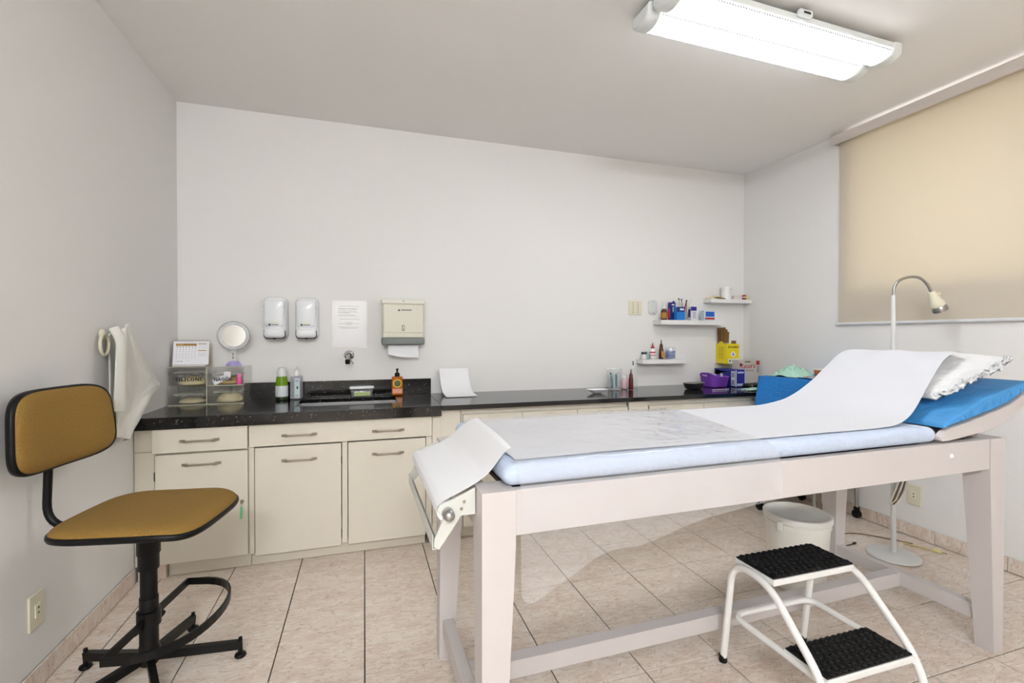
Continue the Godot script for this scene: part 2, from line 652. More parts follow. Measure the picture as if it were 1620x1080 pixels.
# ------------------------------------------------------------------ room
func room() -> void:
	var wall: Material = M["wall paint"]
	var fl := structure("floor")
	block("screed", span(XL - 0.15, XR + 0.15, -0.15, -0.0045, ZB - 0.15, ZF + 0.15), M["grout"], fl)
	var s := 0.33
	var variants := {}
	var r := RandomNumberGenerator.new()
	r.seed = 17
	var z0 := -2.805
	var x0 := -0.661
	for j in range(-1, 18):
		for i in range(-2, 12):
			var ax := maxf(x0 + i * s, XL + 0.002)
			var bx := minf(x0 + (i + 1) * s, XR - 0.002)
			var az := z0 + j * s
			var bz := minf(az + s, ZF - 0.002)
			if bx - ax < 0.02 or bz - az < 0.02:
				continue
			var w := bx - ax - 0.0045
			var d := bz - az - 0.0045
			var k := r.randi_range(0, 7)
			var key := [snappedf(w, 0.0001), snappedf(d, 0.0001), k]
			if not variants.has(key):
				variants[key] = tile_mesh(w, d, Vector2(k * 0.37, k * 0.61))
			part("tile", variants[key], M["stone tile"], fl, Vector3((ax + bx) / 2, 0, (az + bz) / 2))
	var c := structure("ceiling")
	block("ceiling_slab", span(XL - 0.15, XR + 0.15, HC, HC + 0.15, ZB - 0.15, ZF + 0.15), M["ceiling paint"], c)
	var wb := structure("wall_back")
	block("plaster", span(XL - 0.15, XR + 0.15, -0.15, HC, ZB - 0.15, ZB), wall, wb)
	var wl := structure("wall_left")
	block("plaster", span(XL - 0.15, XL, -0.15, HC, ZB, ZF + 0.15), wall, wl)
	# the right wall leaves the window open
	var wr := structure("wall_right")
	part("plaster", boxes([
		span(XR, XR + 0.15, -0.15, WIN_Y0, ZB, ZF + 0.15),
		span(XR, XR + 0.15, WIN_Y1, HC, ZB, ZF + 0.15),
		span(XR, XR + 0.15, WIN_Y0, WIN_Y1, ZB, WIN_Z0),
		span(XR, XR + 0.15, WIN_Y0, WIN_Y1, WIN_Z1, ZF + 0.15)], 0.001), wall, wr)
	# the wall behind the viewer, with the way in
	var wf := structure("wall_front")
	part("plaster", boxes([
		span(XL, -0.62, -0.15, HC, ZF, ZF + 0.15),
		span(-0.62, 0.22, 2.10, HC, ZF, ZF + 0.15),
		span(0.22, XR, -0.15, HC, ZF, ZF + 0.15)], 0.001), wall, wf)
	var d1 := structure("door_1")
	block("door_leaf", span(-0.60, 0.20, 0.008, 2.08, ZF + 0.02, ZF + 0.055), mat("door paint", rgb(222, 214, 198), 0.5), d1, 0.003)
	part("door_frame", boxes([span(-0.66, -0.60, 0.0, 2.14, ZF - 0.015, ZF + 0.06), span(0.20, 0.26, 0.0, 2.14, ZF - 0.015, ZF + 0.06), span(-0.60, 0.20, 2.08, 2.14, ZF - 0.015, ZF + 0.06)], 0.002), mat("door paint", rgb(222, 214, 198), 0.5), d1)
	part("door_handle", tube(rounded_path([Vector3(0.14, 1.02, ZF + 0.02), Vector3(0.14, 1.02, ZF - 0.03), Vector3(0.03, 1.02, ZF - 0.03)], 0.015, 5), 0.008, 10), M["steel"], d1)
	for side in [["baseboard_left", XL, 1.0], ["baseboard_right", XR, -1.0]]:
		var bb := structure(side[0])
		var face: float = side[1] + side[2] * 0.006
		block("mortar", span(side[1], side[1] + side[2] * 0.004, 0.002, 0.072, -2.76 if side[2] > 0 else ZB + 0.02, ZF), M["grout"], bb)
		var z := z0 - 0.05 if side[2] > 0 else z0 - 0.40
		var n := 0
		while z < ZF:
			var a := maxf(z, -2.76 if side[2] > 0 else ZB + 0.01)
			var b2 := minf(z + s, ZF)
			if b2 - a > 0.03:
				var key2 := ["b", snappedf(b2 - a, 0.001), n % 5]
				if not variants.has(key2):
					variants[key2] = tile_mesh(0.075, b2 - a - 0.003, Vector2(0.2 + 0.31 * (n % 5), 0.17 * (n % 5)))
				part("tile", variants[key2], M["stone tile"], bb, Vector3(face + side[2] * 0.004, 0.041, (a + b2) / 2), Vector3(0, 0, -PI / 2 * side[2]))
			z += s
			n += 1

const WIN_Y0 := 1.56
const WIN_Y1 := 2.655
const WIN_Z0 := -2.42
const WIN_Z1 := -0.55

func window_frame(parent: Node3D, at: Vector3, w: float, h: float, turn: float) -> void:
	var g := Node3D.new()
	g.name = "window_unit"
	parent.add_child(g, true)
	g.position = at
	g.rotation.y = turn
	var fm: Material = mat("window aluminium", rgb(190, 190, 188), 0.4, 0.6)
	part("window_frame", boxes([
		span(-w / 2, w / 2, -h / 2, -h / 2 + 0.04, -0.025, 0.025), span(-w / 2, w / 2, h / 2 - 0.04, h / 2, -0.025, 0.025),
		span(-w / 2, -w / 2 + 0.04, -h / 2 + 0.04, h / 2 - 0.04, -0.025, 0.025), span(w / 2 - 0.04, w / 2, -h / 2 + 0.04, h / 2 - 0.04, -0.025, 0.025),
		span(-0.02, 0.02, -h / 2 + 0.04, h / 2 - 0.04, -0.025, 0.025)], 0.002), fm, g)
	var gl := clear("window glass", rgb(235, 242, 245), 0.06, 0.02)
	for k in [-1, 1]:
		block("pane", span(k * 0.021, k * (w / 2 - 0.041), -h / 2 + 0.041, h / 2 - 0.041, -0.003, 0.003), gl, g, 0.0005)

func window_and_blind() -> void:
	var w1 := structure("window_1")
	window_frame(w1, Vector3(XR + 0.09, (WIN_Y0 + WIN_Y1) / 2, (WIN_Z0 + WIN_Z1) / 2), WIN_Z1 - WIN_Z0, WIN_Y1 - WIN_Y0, PI / 2)
	var b := thing("roller_blind", "cream roller blind lowered over the window above the examination table", "blind")
	var fab := mat("blind fabric", Color.WHITE, 0.9)
	fab.albedo_texture = noise_tex(0.5, 51, rgb(206, 195, 178), rgb(216, 205, 188), 256, 1)
	fab.uv1_triplanar = true
	fab.uv1_scale = Vector3.ONE * 6
	fab.backlight_enabled = true
	fab.backlight = Color(0.42, 0.405, 0.325)
	var x := XR - 0.014
	part("fabric", sheet(func(u, v): return Vector3(x, lerpf(1.335, 2.622, v), lerpf(-0.48, -2.485, u)), 12, 8), fab, b)
	part("bottom_bar", tube([Vector3(x, 1.33, -2.50), Vector3(x, 1.33, -0.465)], 0.010, 12), mat("bar white", rgb(222, 224, 226), 0.35), b)
	var cas := mat("cassette", rgb(214, 204, 196), 0.45)
	var cz := -2.505
	part("cassette", extrude([Vector2(-0.075, 2.60), Vector2(-0.075, 2.655), Vector2(-0.068, 2.66), Vector2(-0.060, 2.655), Vector2(-0.060, 2.605), Vector2(-0.055, 2.598), Vector2(-0.068, 2.594)], 2.04), cas, b, Vector3(XR, 0, -0.465))
	part("roller", tube([Vector3(XR - 0.0305, 2.628, cz + 0.02), Vector3(XR - 0.0305, 2.628, -0.49)], 0.016, 14), fab, b)
	for z in [cz, -0.465]:
		block("bracket", span(XR - 0.074, XR - 0.002, 2.60, 2.66, z, z + 0.006), cas, b)

func ceiling_light() -> void:
	var m := mat("fitting white", rgb(226, 230, 228), 0.4)
	var glow := mat("lamp diffuser", rgb(250, 250, 250), 0.3)
	glow.emission_enabled = true
	glow.emission = rgb(250, 252, 255)
	glow.emission_energy_multiplier = 1.3
	var prism := mat("prismatic edge", rgb(188, 194, 194), 0.35)
	for n in 4:
		var k := n % 2
		var z: float = [-1.652, -1.794, 1.937, 1.795][n]  # the last two are added out of view, to fill from the camera side
		var t := thing("ceiling_light", ["white fluorescent ceiling light over the examination table, with a metal clip at its side", "white fluorescent ceiling light over the examination table, on the side nearer the sink", "added unseen fill light behind the viewer, shaped as a ceiling light with a clip", "added unseen fill light behind the viewer, shaped as a ceiling light without a clip"][n], "ceiling light", Vector3((1.815 if n < 2 else -0.25) - 0.01 * k, 2.585, z), 0.02, "tube lights under the ceiling")
		var L := 1.33
		var prof: Array = []
		var arc: Array = []
		for i in 13:
			var a := PI + PI * i / 12.0
			arc.append(Vector2(cos(a) * 0.061, 0.032 + sin(a) * 0.034))
		prof = arc.duplicate()
		prof.append_array([Vector2(0.061, 0.060), Vector2(-0.061, 0.060)])
		# the diffuser is the shallow trough below, the pan the flat tray above it
		var turn := Basis(Vector3.UP, PI / 2)
		var st := start()
		var low: Array = arc.duplicate()
		low.append_array([Vector2(0.061, 0.036), Vector2(-0.061, 0.036)])
		add_extrude(st, low, L - 0.13, 0.0, Vector3(-(L - 0.13) / 2, 0, 0), Basis(Vector3.UP, -PI / 2) * Basis.from_scale(Vector3(1, 1, 1)))
		part("diffuser", st.commit(), glow, t)
		part("pan", rbox(Vector3(L - 0.13, 0.028, 0.126), 0.004), m, t, Vector3(0, 0.051, 0))
		for e in [-1.0, 1.0]:
			var cap := start()
			var outline: Array = []
			for i in 13:
				var a := PI + PI * i / 12.0
				outline.append(Vector2(cos(a) * 0.066, 0.031 + sin(a) * 0.038))
			outline.append_array([Vector2(0.066, 0.066), Vector2(-0.066, 0.066)])
			add_extrude(cap, outline, 0.065, 0.012, Vector3(e * (L / 2 - 0.0325) - 0.0325, 0, 0), Basis(Vector3.UP, -PI / 2))
			var cp := part("end_cap", cap.commit(), m, t)
			for i in 7:
				block("vent_slot", span(e * (L / 2 - 0.010) - 0.0006, e * (L / 2 - 0.010) + 0.0006, -0.001 + 0.0001 * i, 0.004, -0.03 + i * 0.01 - 0.002, -0.03 + i * 0.01 + 0.002), M["dark"], cp, 0.0003)
		# prismatic ribs along both edges of the diffuser
		for sgn in [-1.0, 1.0]:
			var ribs := start()
			for i in 84:
				var x := -0.59 + i * 0.0142
				add_rbox(ribs, Vector3(0.007, 0.010, 0.004), 0.001, Vector3(x, 0.024, sgn * 0.0625), Basis(Vector3.BACK, 0.6))
			var rb := part("prism_ribs", ribs.commit(), prism, t)
			rb.set_meta("kind", "stuff")
		block("ceiling_bracket", span(-0.5, -0.44, 0.063, 0.0945, -0.03, 0.03), m, t)
		block("ceiling_bracket", span(0.44, 0.5, 0.063, 0.0945, -0.03, 0.03), m, t)
		if n == 0 or n == 2:
			var clip := part("clip", rbox(Vector3(0.075, 0.028, 0.022), 0.006), m, t, Vector3(0.02, 0.062, 0.074))
			block("slot", span(-0.018, 0.022, -0.006, 0.004, 0.0105, 0.0118), M["dark"], clip, 0.0003)
		# the trough shines downwards and out of its rounded side
		var sd := 1.0 if k == 0 else -1.0
		var power := LAMP if n < 2 else LAMP * 4.9  # the added pair behind the viewer is made stronger as fill
		for q in [[0.0, power], [deg_to_rad(80) * sd, power * (0.06 if n < 2 else 1.4)]]:
			var l := AreaLight3D.new()
			l.name = "tube_light"
			l.set("area_size", Vector2(1.18, 0.11 if q[0] == 0.0 else 0.06))
			l.light_color = rgb(244, 249, 255)
			l.light_energy = q[1]
			l.shadow_enabled = true
			l.set("area_range", 12.0)
			t.add_child(l, true)
			l.position = Vector3(0, -0.012, 0) if q[0] == 0.0 else Vector3(0, 0.008, sd * 0.075)
			l.rotation = Vector3(-PI / 2 - q[0], 0, 0)

const LAMP := 0.36

# ------------------------------------------------------------------ cabinets and worktops
var handle_mesh: ArrayMesh
func handle(parent: Node, at: Vector3) -> void:
	if handle_mesh == null:
		var st := start()
		add_tube(st, smooth_path([Vector3(-0.078, 0, 0.004), Vector3(-0.068, 0, 0.018), Vector3(-0.045, 0.001, 0.023), Vector3(0.045, 0.001, 0.023), Vector3(0.068, 0, 0.018), Vector3(0.078, 0, 0.004)], 5), 0.0045, 8)
		for s in [-1.0, 1.0]:
			add_rbox(st, Vector3(0.026, 0.014, 0.008), 0.003, Vector3(s * 0.076, 0, 0.0045))
			add_rbox(st, Vector3(0.020, 0.013, 0.010), 0.004, Vector3(s * 0.064, 0, 0.017), Basis(Vector3.UP, s * 0.5))
		handle_mesh = st.commit()
	part("handle", handle_mesh, M["satin steel"], parent, at)

func front(called: String, x0: float, x1: float, y0: float, y1: float, z: float, t: float, parent: Node) -> MeshInstance3D:
	return block(called, span(x0, x1, y0, y1, z - t, z), M["cream lacquer"], parent, 0.0015)

func cabinets() -> void:
	var cream: Material = M["cream lacquer"]
	var zb := ZB + 0.004
	# cabinet beside the left wall
	var a := thing("base_cabinet", "cream base cabinet with one drawer and one locked door, beside the left wall", "cabinet")
	part("body", boxes([span(XL + 0.003, -0.585, 0.078, 0.768, zb, ZC - 0.024)], 0.001), cream, a)
	front("filler_panel", XL + 0.003, -1.016, 0.655, 0.768, ZC - 0.016, 0.007, a)
	front("filler_panel", XL + 0.003, -1.012, 0.079, 0.651, ZC - 0.016, 0.007, a)
	var d := front("drawer", -1.012, -0.588, 0.648, 0.7685, ZC + 0.014, 0.037, a)
	handle(d, Vector3(-0.004, -0.003, 0.0185))
	d = front("door", -1.004, -0.590, 0.082, 0.636, ZC, 0.020, a)
	handle(d, Vector3(-0.002, 0.222, 0.010))
	part("lock", lathe([Vector2(0, 0.006), Vector2(0.008, 0.005), Vector2(0.010, 0.0), Vector2(0.010, -0.004), Vector2(0, -0.004)], 16), M["satin steel"], d, Vector3(0.180, 0.008, 0.012), Vector3(PI / 2, 0, 0))
	for y in [0.17, -0.22]:
		part("hinge", rbox(Vector3(0.005, 0.045, 0.012), 0.001), M["dark"], d, Vector3(-0.2105, y, 0.002))
	block("plinth", span(-0.965, -0.585, 0.001, 0.077, -2.86, -2.822), M["cream edge"], a)
	block("plinth_tile", span(XL + 0.012, -0.968, 0.001, 0.072, -2.84, -2.795), M["stone tile"], a)
	var key := thing("key", "small key with green plastic tag hanging in the cabinet lock", "key", Vector3(-0.617, 0.3645, ZC + 0.0075))
	part("blade", rbox(Vector3(0.008, 0.012, 0.010), 0.001), M["satin steel"], key, Vector3(0, 0, 0.006))
	part("ring", tube(smooth_path([Vector3(0, -0.002, 0.009), Vector3(0.006, -0.012, 0.009), Vector3(0, -0.022, 0.009), Vector3(-0.006, -0.012, 0.009)], 4, true), 0.0008, 6, true), M["satin steel"], key)
	part("tag", rbox(Vector3(0.011, 0.062, 0.004), 0.0018), mat("green tag", rgb(128, 214, 160), 0.4), key, Vector3(-0.001, -0.054, 0.009), Vector3(0, 0, -0.05))

	# double cabinet under the sink
	var b := thing("base_cabinet", "cream two-door cabinet under the sink with a long false drawer front", "cabinet")
	part("body", boxes([span(-0.583, -0.565, 0.078, 0.768, zb, ZC - 0.024), span(0.363, 0.381, 0.078, 0.768, zb, ZC - 0.024), span(-0.565, 0.363, 0.078, 0.096, zb, ZC - 0.024), span(-0.565, 0.363, 0.096, 0.60, zb, zb + 0.012)], 0.001), cream, b)
	var fr := front("drawer_front", -0.583, 0.379, 0.650, 0.7685, ZC + 0.002, 0.022, b)
	handle(fr, Vector3(-0.337 + 0.102, -0.006, 0.011))
	handle(fr, Vector3(0.130 + 0.102, -0.010, 0.011))
	front("stile", -0.583, -0.560, 0.079, 0.647, ZC - 0.006, 0.016, b)
	front("stile", -0.121, -0.092, 0.079, 0.647, ZC - 0.006, 0.016, b)
	front("stile", 0.345, 0.379, 0.079, 0.647, ZC - 0.006, 0.016, b)
	for x in [[-0.556, -0.125], [-0.088, 0.341]]:
		var dr := front("door", x[0], x[1], 0.070, 0.642, ZC + 0.001, 0.022, b)
		handle(dr, Vector3(0.002, 0.212, 0.011))
		for y in [0.19, -0.22]:
			part("hinge", rbox(Vector3(0.004, 0.04, 0.012), 0.001), M["dark"], dr, Vector3(0.2175, y, 0.0))
	block("plinth", span(-0.583, 0.345, 0.001, 0.077, -2.86, -2.822), M["cream edge"], b)

	var f := thing("filler_panel", "plain cream panel closing the step between the two worktops", "panel")
	part("board", boxes([span(0.383, 0.434, 0.024, 0.767, ZC - 0.034, ZC - 0.014), span(0.434, 0.552, 0.024, 0.799, ZC - 0.034, ZC - 0.014)], 0.001), cream, f)
	part("brace", rbox(Vector3(0.10, 0.02, 0.05), 0.0015), cream, f, Vector3(0.467, 0.012, ZC - 0.060))

	# low drawer cabinets under the long worktop
	var spec := [[0.558, 1.703, [0.567, 0.947, 1.325, 1.700], "cream three-drawer cabinet under the long worktop, next to the step panel"],
		[1.856, 3.234, [1.866, 2.318, 2.770, 3.225], "cream three-drawer cabinet under the long worktop, reaching the blue cart"]]
	for s in spec:
		var c := thing("base_cabinet", s[3], "cabinet")
		part("body", boxes([span(s[0], s[1], 0.078, 0.797, zb, ZC - 0.030)], 0.001), cream, c)
		for i in 3:
			var dw := front("drawer", s[2][i] + 0.002, s[2][i + 1] - 0.002, 0.615, 0.764, ZC - 0.008, 0.020, c)
			part("finger_lip", rbox(Vector3(0.07, 0.008, 0.008), 0.002), M["cream edge"], dw, Vector3(0, 0.062, 0.012))
			front("door", s[2][i] + 0.002, s[2][i + 1] - 0.002, 0.082, 0.608, ZC - 0.008, 0.020, c)
		block("plinth", span(s[0] + 0.01, s[1], 0.001, 0.077, -2.87, -2.835), M["cream edge"], c)
	var p := thing("filler_panel", "narrow cream post between the two drawer cabinets", "panel")
	part("board", rbox(Vector3(0.146, 0.795, 0.02), 0.0015), cream, p, Vector3(1.7795, 0.3995, ZC - 0.014))
	part("brace", rbox(Vector3(0.10, 0.02, 0.05), 0.0015), cream, p, Vector3(1.7795, 0.012, ZC - 0.050))

func worktops() -> void:
	var g: Material = M["black granite"]
	var w := thing("sink_worktop", "black speckled granite worktop with sink cut-out and backsplash", "worktop")
	var x1 := 0.432
	part("slab", boxes([
		span(XL + 0.002, -0.385, 0.805, CT, ZB + 0.002, -2.745), span(0.195, x1, 0.805, CT, ZB + 0.002, -2.745),
		span(-0.385, 0.195, 0.805, CT, ZB + 0.002, -3.275), span(-0.385, 0.195, 0.805, CT, -2.950, -2.745)], 0.0012), g, w)
	block("front_edge", span(XL + 0.002, x1, 0.7695, 0.829, -2.768, -2.7445), g, w, 0.0012)
	block("backsplash", span(XL + 0.003, 0.452, CT + 0.0005, 0.938, ZB + 0.002, ZB + 0.022), g, w, 0.0012)
	var basin := mat("basin steel", rgb(205, 203, 204), 0.3, 0.9)
	var sk := part("basin", boxes([span(-0.39, 0.20, 0.650, 0.653, -3.28, -2.945), span(-0.39, -0.387, 0.653, 0.8045, -3.28, -2.945), span(0.197, 0.20, 0.653, 0.8045, -3.28, -2.945),
		span(-0.387, 0.197, 0.653, 0.8045, -3.28, -3.277), span(-0.387, 0.197, 0.653, 0.8045, -2.948, -2.945)], 0.0008), basin, w)
	part("drain", lathe([Vector2(0.035, 0.654), Vector2(0.03, 0.656), Vector2(0.012, 0.6545), Vector2(0, 0.6545)], 20), M["chrome"], sk, Vector3(-0.1, 0, -3.11))
	var l := thing("long_worktop", "long black polished worktop running from the sink to the right wall", "worktop")
	part("slab", rbox(Vector3(XR - 0.003 - 0.4345, 0.028, -2.748 - ZB - 0.003), 0.0015), mat("black polished stone", rgb(20, 19, 20), 0.12), l, Vector3((XR - 0.003 + 0.4345) / 2, CT - 0.0155, (ZB + 0.003 - 2.748) / 2))

# ------------------------------------------------------------------ examination table
const BED := Vector3(0.28, 0, -1.135)
const BED_TURN := 0.01445
const BL := 2.12
const BW := 0.70
const BH := 0.843

func leg_mesh() -> ArrayMesh:
	# top 90 x 90 mm, tapering on its two inner sides to 56 mm at the floor
	var st := start()
	var b := [Vector3(0, 0.0005, 0), Vector3(0.056, 0.0005, 0), Vector3(0.056, 0.0005, -0.060), Vector3(0, 0.0005, -0.060)]
	var m := [Vector3(0, 0.70, 0), Vector3(0.09, 0.70, 0), Vector3(0.09, 0.70, -0.09), Vector3(0, 0.70, -0.09)]
	var t := [Vector3(0, BH, 0), Vector3(0.09, BH, 0), Vector3(0.09, BH, -0.09), Vector3(0, BH, -0.09)]
	for i in 4:
		var j := (i + 1) % 4
		quad(st, b[i], b[j], m[j], m[i])
		quad(st, m[i], m[j], t[j], t[i])
	quad(st, t[0], t[1], t[2], t[3])
	quad(st, b[3], b[2], b[1], b[0])
	return done(st)

func exam_table() -> void:
	var w: Material = M["white paint"]
	var t := thing("examination_table", "white wooden examination table with raised head section and tapered legs", "examination table", BED, BED_TURN)
	var leg := leg_mesh()
	for k in 4:
		var o := part("leg", leg, w, t, Vector3(0 if k % 2 == 0 else BL, 0, 0 if k < 2 else -BW))
		o.scale = Vector3(1 if k % 2 == 0 else -1, 1, 1 if k < 2 else -1)
	block("side_rail", span(0.0905, BL - 0.0905, 0.725, BH, -0.030, -0.003), w, t, 0.002)
	block("side_rail", span(0.0905, BL - 0.0905, 0.725, BH, -BW + 0.003, -BW + 0.030), w, t, 0.002)
	block("end_rail", span(0.003, 0.030, 0.725, BH, -BW + 0.0905, -0.0905), w, t, 0.002)
	block("end_rail", span(BL - 0.030, BL - 0.003, 0.725, BH, -BW + 0.0905, -0.0905), w, t, 0.002)
	block("board", span(0.091, 1.765, 0.812, 0.826, -BW + 0.031, -0.031), mat("brown board", rgb(74, 42, 40), 0.5), t, 0.002)
	block("board", span(1.768, BL - 0.031, 0.80, 0.812, -BW + 0.031, -0.031), w, t, 0.002)
	block("end_stretcher", span(0.012, 0.052, 0.098, 0.158, -BW + 0.062, -0.062), w, t, 0.002)
	block("end_stretcher", span(BL - 0.052, BL - 0.012, 0.098, 0.158, -BW + 0.062, -0.062), w, t, 0.002)
	block("long_stretcher", span(0.0525, BL - 0.0525, 0.096, 0.156, -0.385, -0.335), w, t, 0.002)
	part("bolt", lathe([Vector2(0, 0.006), Vector2(0.006, 0.005), Vector2(0.011, 0.001), Vector2(0.011, 0), Vector2(0, 0)], 16), M["white plastic"], t, Vector3(1.803, 0.793, -0.003), Vector3(PI / 2, 0, 0))
	# head section: two curved side boards and the panel between them
	var prof := []
	for p in [[1.748, 0.868], [1.775, 0.886], [1.81, 0.898], [1.90, 0.914], [2.0, 0.934], [2.08, 0.950], [2.16, 0.970], [2.22, 0.992], [2.28, 1.020], [2.32, 1.034], [2.335, 1.030], [2.335, 1.005], [2.30, 0.985], [2.24, 0.950], [2.18, 0.922], [2.12, 0.899], [2.06, 0.882], [2.0, 0.871], [1.93, 0.864], [1.86, 0.857], [1.80, 0.851], [1.757, 0.850], [1.748, 0.856]]:
		prof.append(Vector2(p[0], p[1]))
	part("head_board", extrude(prof, 0.024, 0.0025), w, t, Vector3(0, 0, -0.006))
	part("head_board", extrude(prof, 0.024, 0.0025), w, t, Vector3(0, 0, -BW + 0.030))
	var pan := []
	for p in [[1.80, 0.870], [2.0, 0.905], [2.16, 0.942], [2.30, 1.0], [2.30, 0.988], [2.16, 0.930], [2.0, 0.893], [1.80, 0.858]]:
		pan.append(Vector2(p[0], p[1]))
	part("head_panel", extrude(pan, BW - 0.068, 0.0), w, t, Vector3(0, 0, -0.034))

const MT := 0.904    # top of the flat mattress

func bedding() -> void:
	var mt := thing("mattress", "pale blue covered flat mattress lying on the examination table", "mattress", BED, BED_TURN)
	part("cushion", rounded_slab(0.062, 1.744, 0.846, MT, -0.672, -0.010, 0.030), M["pale blue sheet"], mt)
	var hm := thing("head_mattress", "blue covered cushion on the raised head end of the table", "mattress", BED, BED_TURN)
	var prof := []
	for p in [[1.778, 0.898], [1.782, 0.912], [1.80, 0.922], [1.90, 0.960], [2.02, 1.003], [2.15, 1.033], [2.25, 1.054], [2.285, 1.060], [2.298, 1.052], [2.300, 1.044], [2.296, 1.036], [2.22, 1.000], [2.16, 0.9775], [2.08, 0.957], [2.0, 0.9415], [1.90, 0.921], [1.81, 0.905]]:
		prof.append(Vector2(p[0], p[1]))
	part("cushion", extrude(prof, 0.674, 0.006), M["head cover blue with sheen"], hm, Vector3(0, 0, -0.010))
	# folds of the blue cover along its front side
	var folds := start()
	var r := RandomNumberGenerator.new()
	r.seed = 4
	for i in 15:
		var u := (i + r.randf() * 0.7) / 15.0
		var x := lerpf(1.86, 2.26, u)
		var yb := curve_at([Vector2(1.81, 0.907), Vector2(2.0, 0.943), Vector2(2.16, 0.979), Vector2(2.296, 1.038)], x)
		var yt := curve_at([Vector2(1.80, 0.916), Vector2(2.02, 0.996), Vector2(2.285, 1.052)], x)
		var lean := r.randf_range(-0.03, 0.02)
		add_tube(folds, smooth_path([Vector3(x, yb + 0.004, -0.0110), Vector3(x + lean * 0.5, (yb + yt) / 2, -0.0090), Vector3(x + lean, yt - 0.006, -0.0125)], 4), 0.0028, 8)
	part("cover_folds", folds.commit(), M["head cover blue with sheen"], hm)
	# pillow leaning on the head cushion
	var pl := thing("pillow", "white pillow with a crumpled cotton case leaning on the blue head cushion", "pillow", BED + Vector3(2.100, 1.070, -0.375), BED_TURN - 0.16)
	var tilt := Basis(Vector3.BACK, 0.40)
	var pf := func(sgn: float) -> Callable:
		return func(u: float, v: float) -> Vector3:
			var a := u * 2 - 1
			var b := v * 2 - 1
			var fat := pow(maxf(1 - pow(absf(a), 2.6), 0), 0.55) * pow(maxf(1 - pow(absf(b), 3.2), 0), 0.5)
			var edge := 1.0 - 0.05 * (1 - a * a) * b * b - 0.05 * (1 - b * b) * a * a
			var wr := nz.get_noise_3d(a * 2.2, b * 3.0 + 5, sgn) * 0.010 * fat + nz.get_noise_3d(a * 6, b * 9, 7 + sgn) * 0.010 * pow(absf(b), 3) * (1 - pow(absf(a), 6))
			return tilt * Vector3(a * 0.205 * edge, sgn * (0.002 + fat * (0.060 if sgn > 0 else 0.008)) + wr * (1.0 if sgn > 0 else 0.2) * (1.0 if absf(a) < 0.999 and absf(b) < 0.999 else 0.0), b * 0.285 * edge)
	var ps := start()
	add_sheet(ps, func(u, v): return pf.call(1.0).call(1 - u, v), 40, 44)
	add_sheet(ps, pf.call(-1.0), 40, 44)
	part("cushion", ps.commit(), M["pillow cloth"], pl)
	# gathered open end of the pillow case
	var gath := func(u: float, v: float) -> Vector3:
		var a := u * 2 - 1
		var wob := nz.get_noise_2d(a * 7, 3.0) * 0.02 + sin(a * 21.0) * 0.006
		var q := Vector3(a * 0.19 + nz.get_noise_2d(a * 9, v * 4 + 9) * 0.02 * v, (absf(wob) * 0.8 + absf(nz.get_noise_2d(a * 5, v * 6)) * 0.055) * v, 0.262 + 0.070 * v * (1.0 - 0.75 * pow(absf(a), 5)) * (0.7 + 0.5 * nz.get_noise_2d(a * 4, 1)))
		return tilt * q
	part("case_hem", sheet(gath, 60, 10, 0.003), M["pillow cloth"], pl)

	# the paper that covers the table from foot to pillow
	var path := [Vector2(0.105, MT + 0.003), Vector2(0.4, MT + 0.005), Vector2(0.9, MT + 0.004), Vector2(1.3, MT + 0.004), Vector2(1.55, MT + 0.006), Vector2(1.67, 0.925), Vector2(1.76, 0.958), Vector2(1.85, 1.015), Vector2(1.93, 1.080), Vector2(1.99, 1.132), Vector2(2.04, 1.159), Vector2(2.09, 1.171), Vector2(2.125, 1.171)]
	var pc := thing("paper_sheet", "long white disposable paper sheet laid along the table and over the pillow", "paper sheet", BED, BED_TURN)
	var pap := func(u: float, v: float) -> Vector3:
		var f := u * (path.size() - 1)
		var i := mini(int(f), path.size() - 2)
		var a: Vector2 = path[maxi(i - 1, 0)]
		var d: Vector2 = path[mini(i + 2, path.size() - 1)]
		var p: Vector2 = (path[i] as Vector2).cubic_interpolate(path[i + 1], a, d, f - i)
		var z0 := lerpf(-0.052, -0.140, smoothstep(1.5, 2.0, p.x))
		var z := lerpf(z0, lerpf(-0.627, -0.665, smoothstep(1.5, 2.0, p.x)), v)
		var up := 0.0012 * nz.get_noise_2d(p.x * 5, z * 7) + 0.006 * smoothstep(1.5, 1.8, p.x) * nz.get_noise_2d(p.x * 3 + 20, z * 4)
		return Vector3(p.x + 0.10 * v * smoothstep(1.58, 2.05, p.x), p.y + up + absf(up), z)
	var pm := mat("table paper", rgb(215, 216, 221), 0.75)
	part("sheet", sheet(pap, 96, 20, 0.0008), pm, pc)

	# the clear film over the foot half, hanging over the front rail
	var fl := thing("plastic_film", "wrinkled clear plastic film over the foot half of the table, hanging down in front", "plastic film", BED, BED_TURN)
	var sec := [Vector2(-0.708, 0.80), Vector2(-0.706, 0.86), Vector2(-0.692, 0.896), Vector2(-0.66, 0.9125), Vector2(-0.50, 0.9165), Vector2(-0.30, 0.9165), Vector2(-0.12, 0.916), Vector2(-0.055, 0.9135), Vector2(-0.020, 0.905), Vector2(-0.001, 0.884), Vector2(0.004, 0.862), Vector2(0.007, 0.846), Vector2(0.009, 0.80), Vector2(0.010, 0.75), Vector2(0.013, 0.70)]
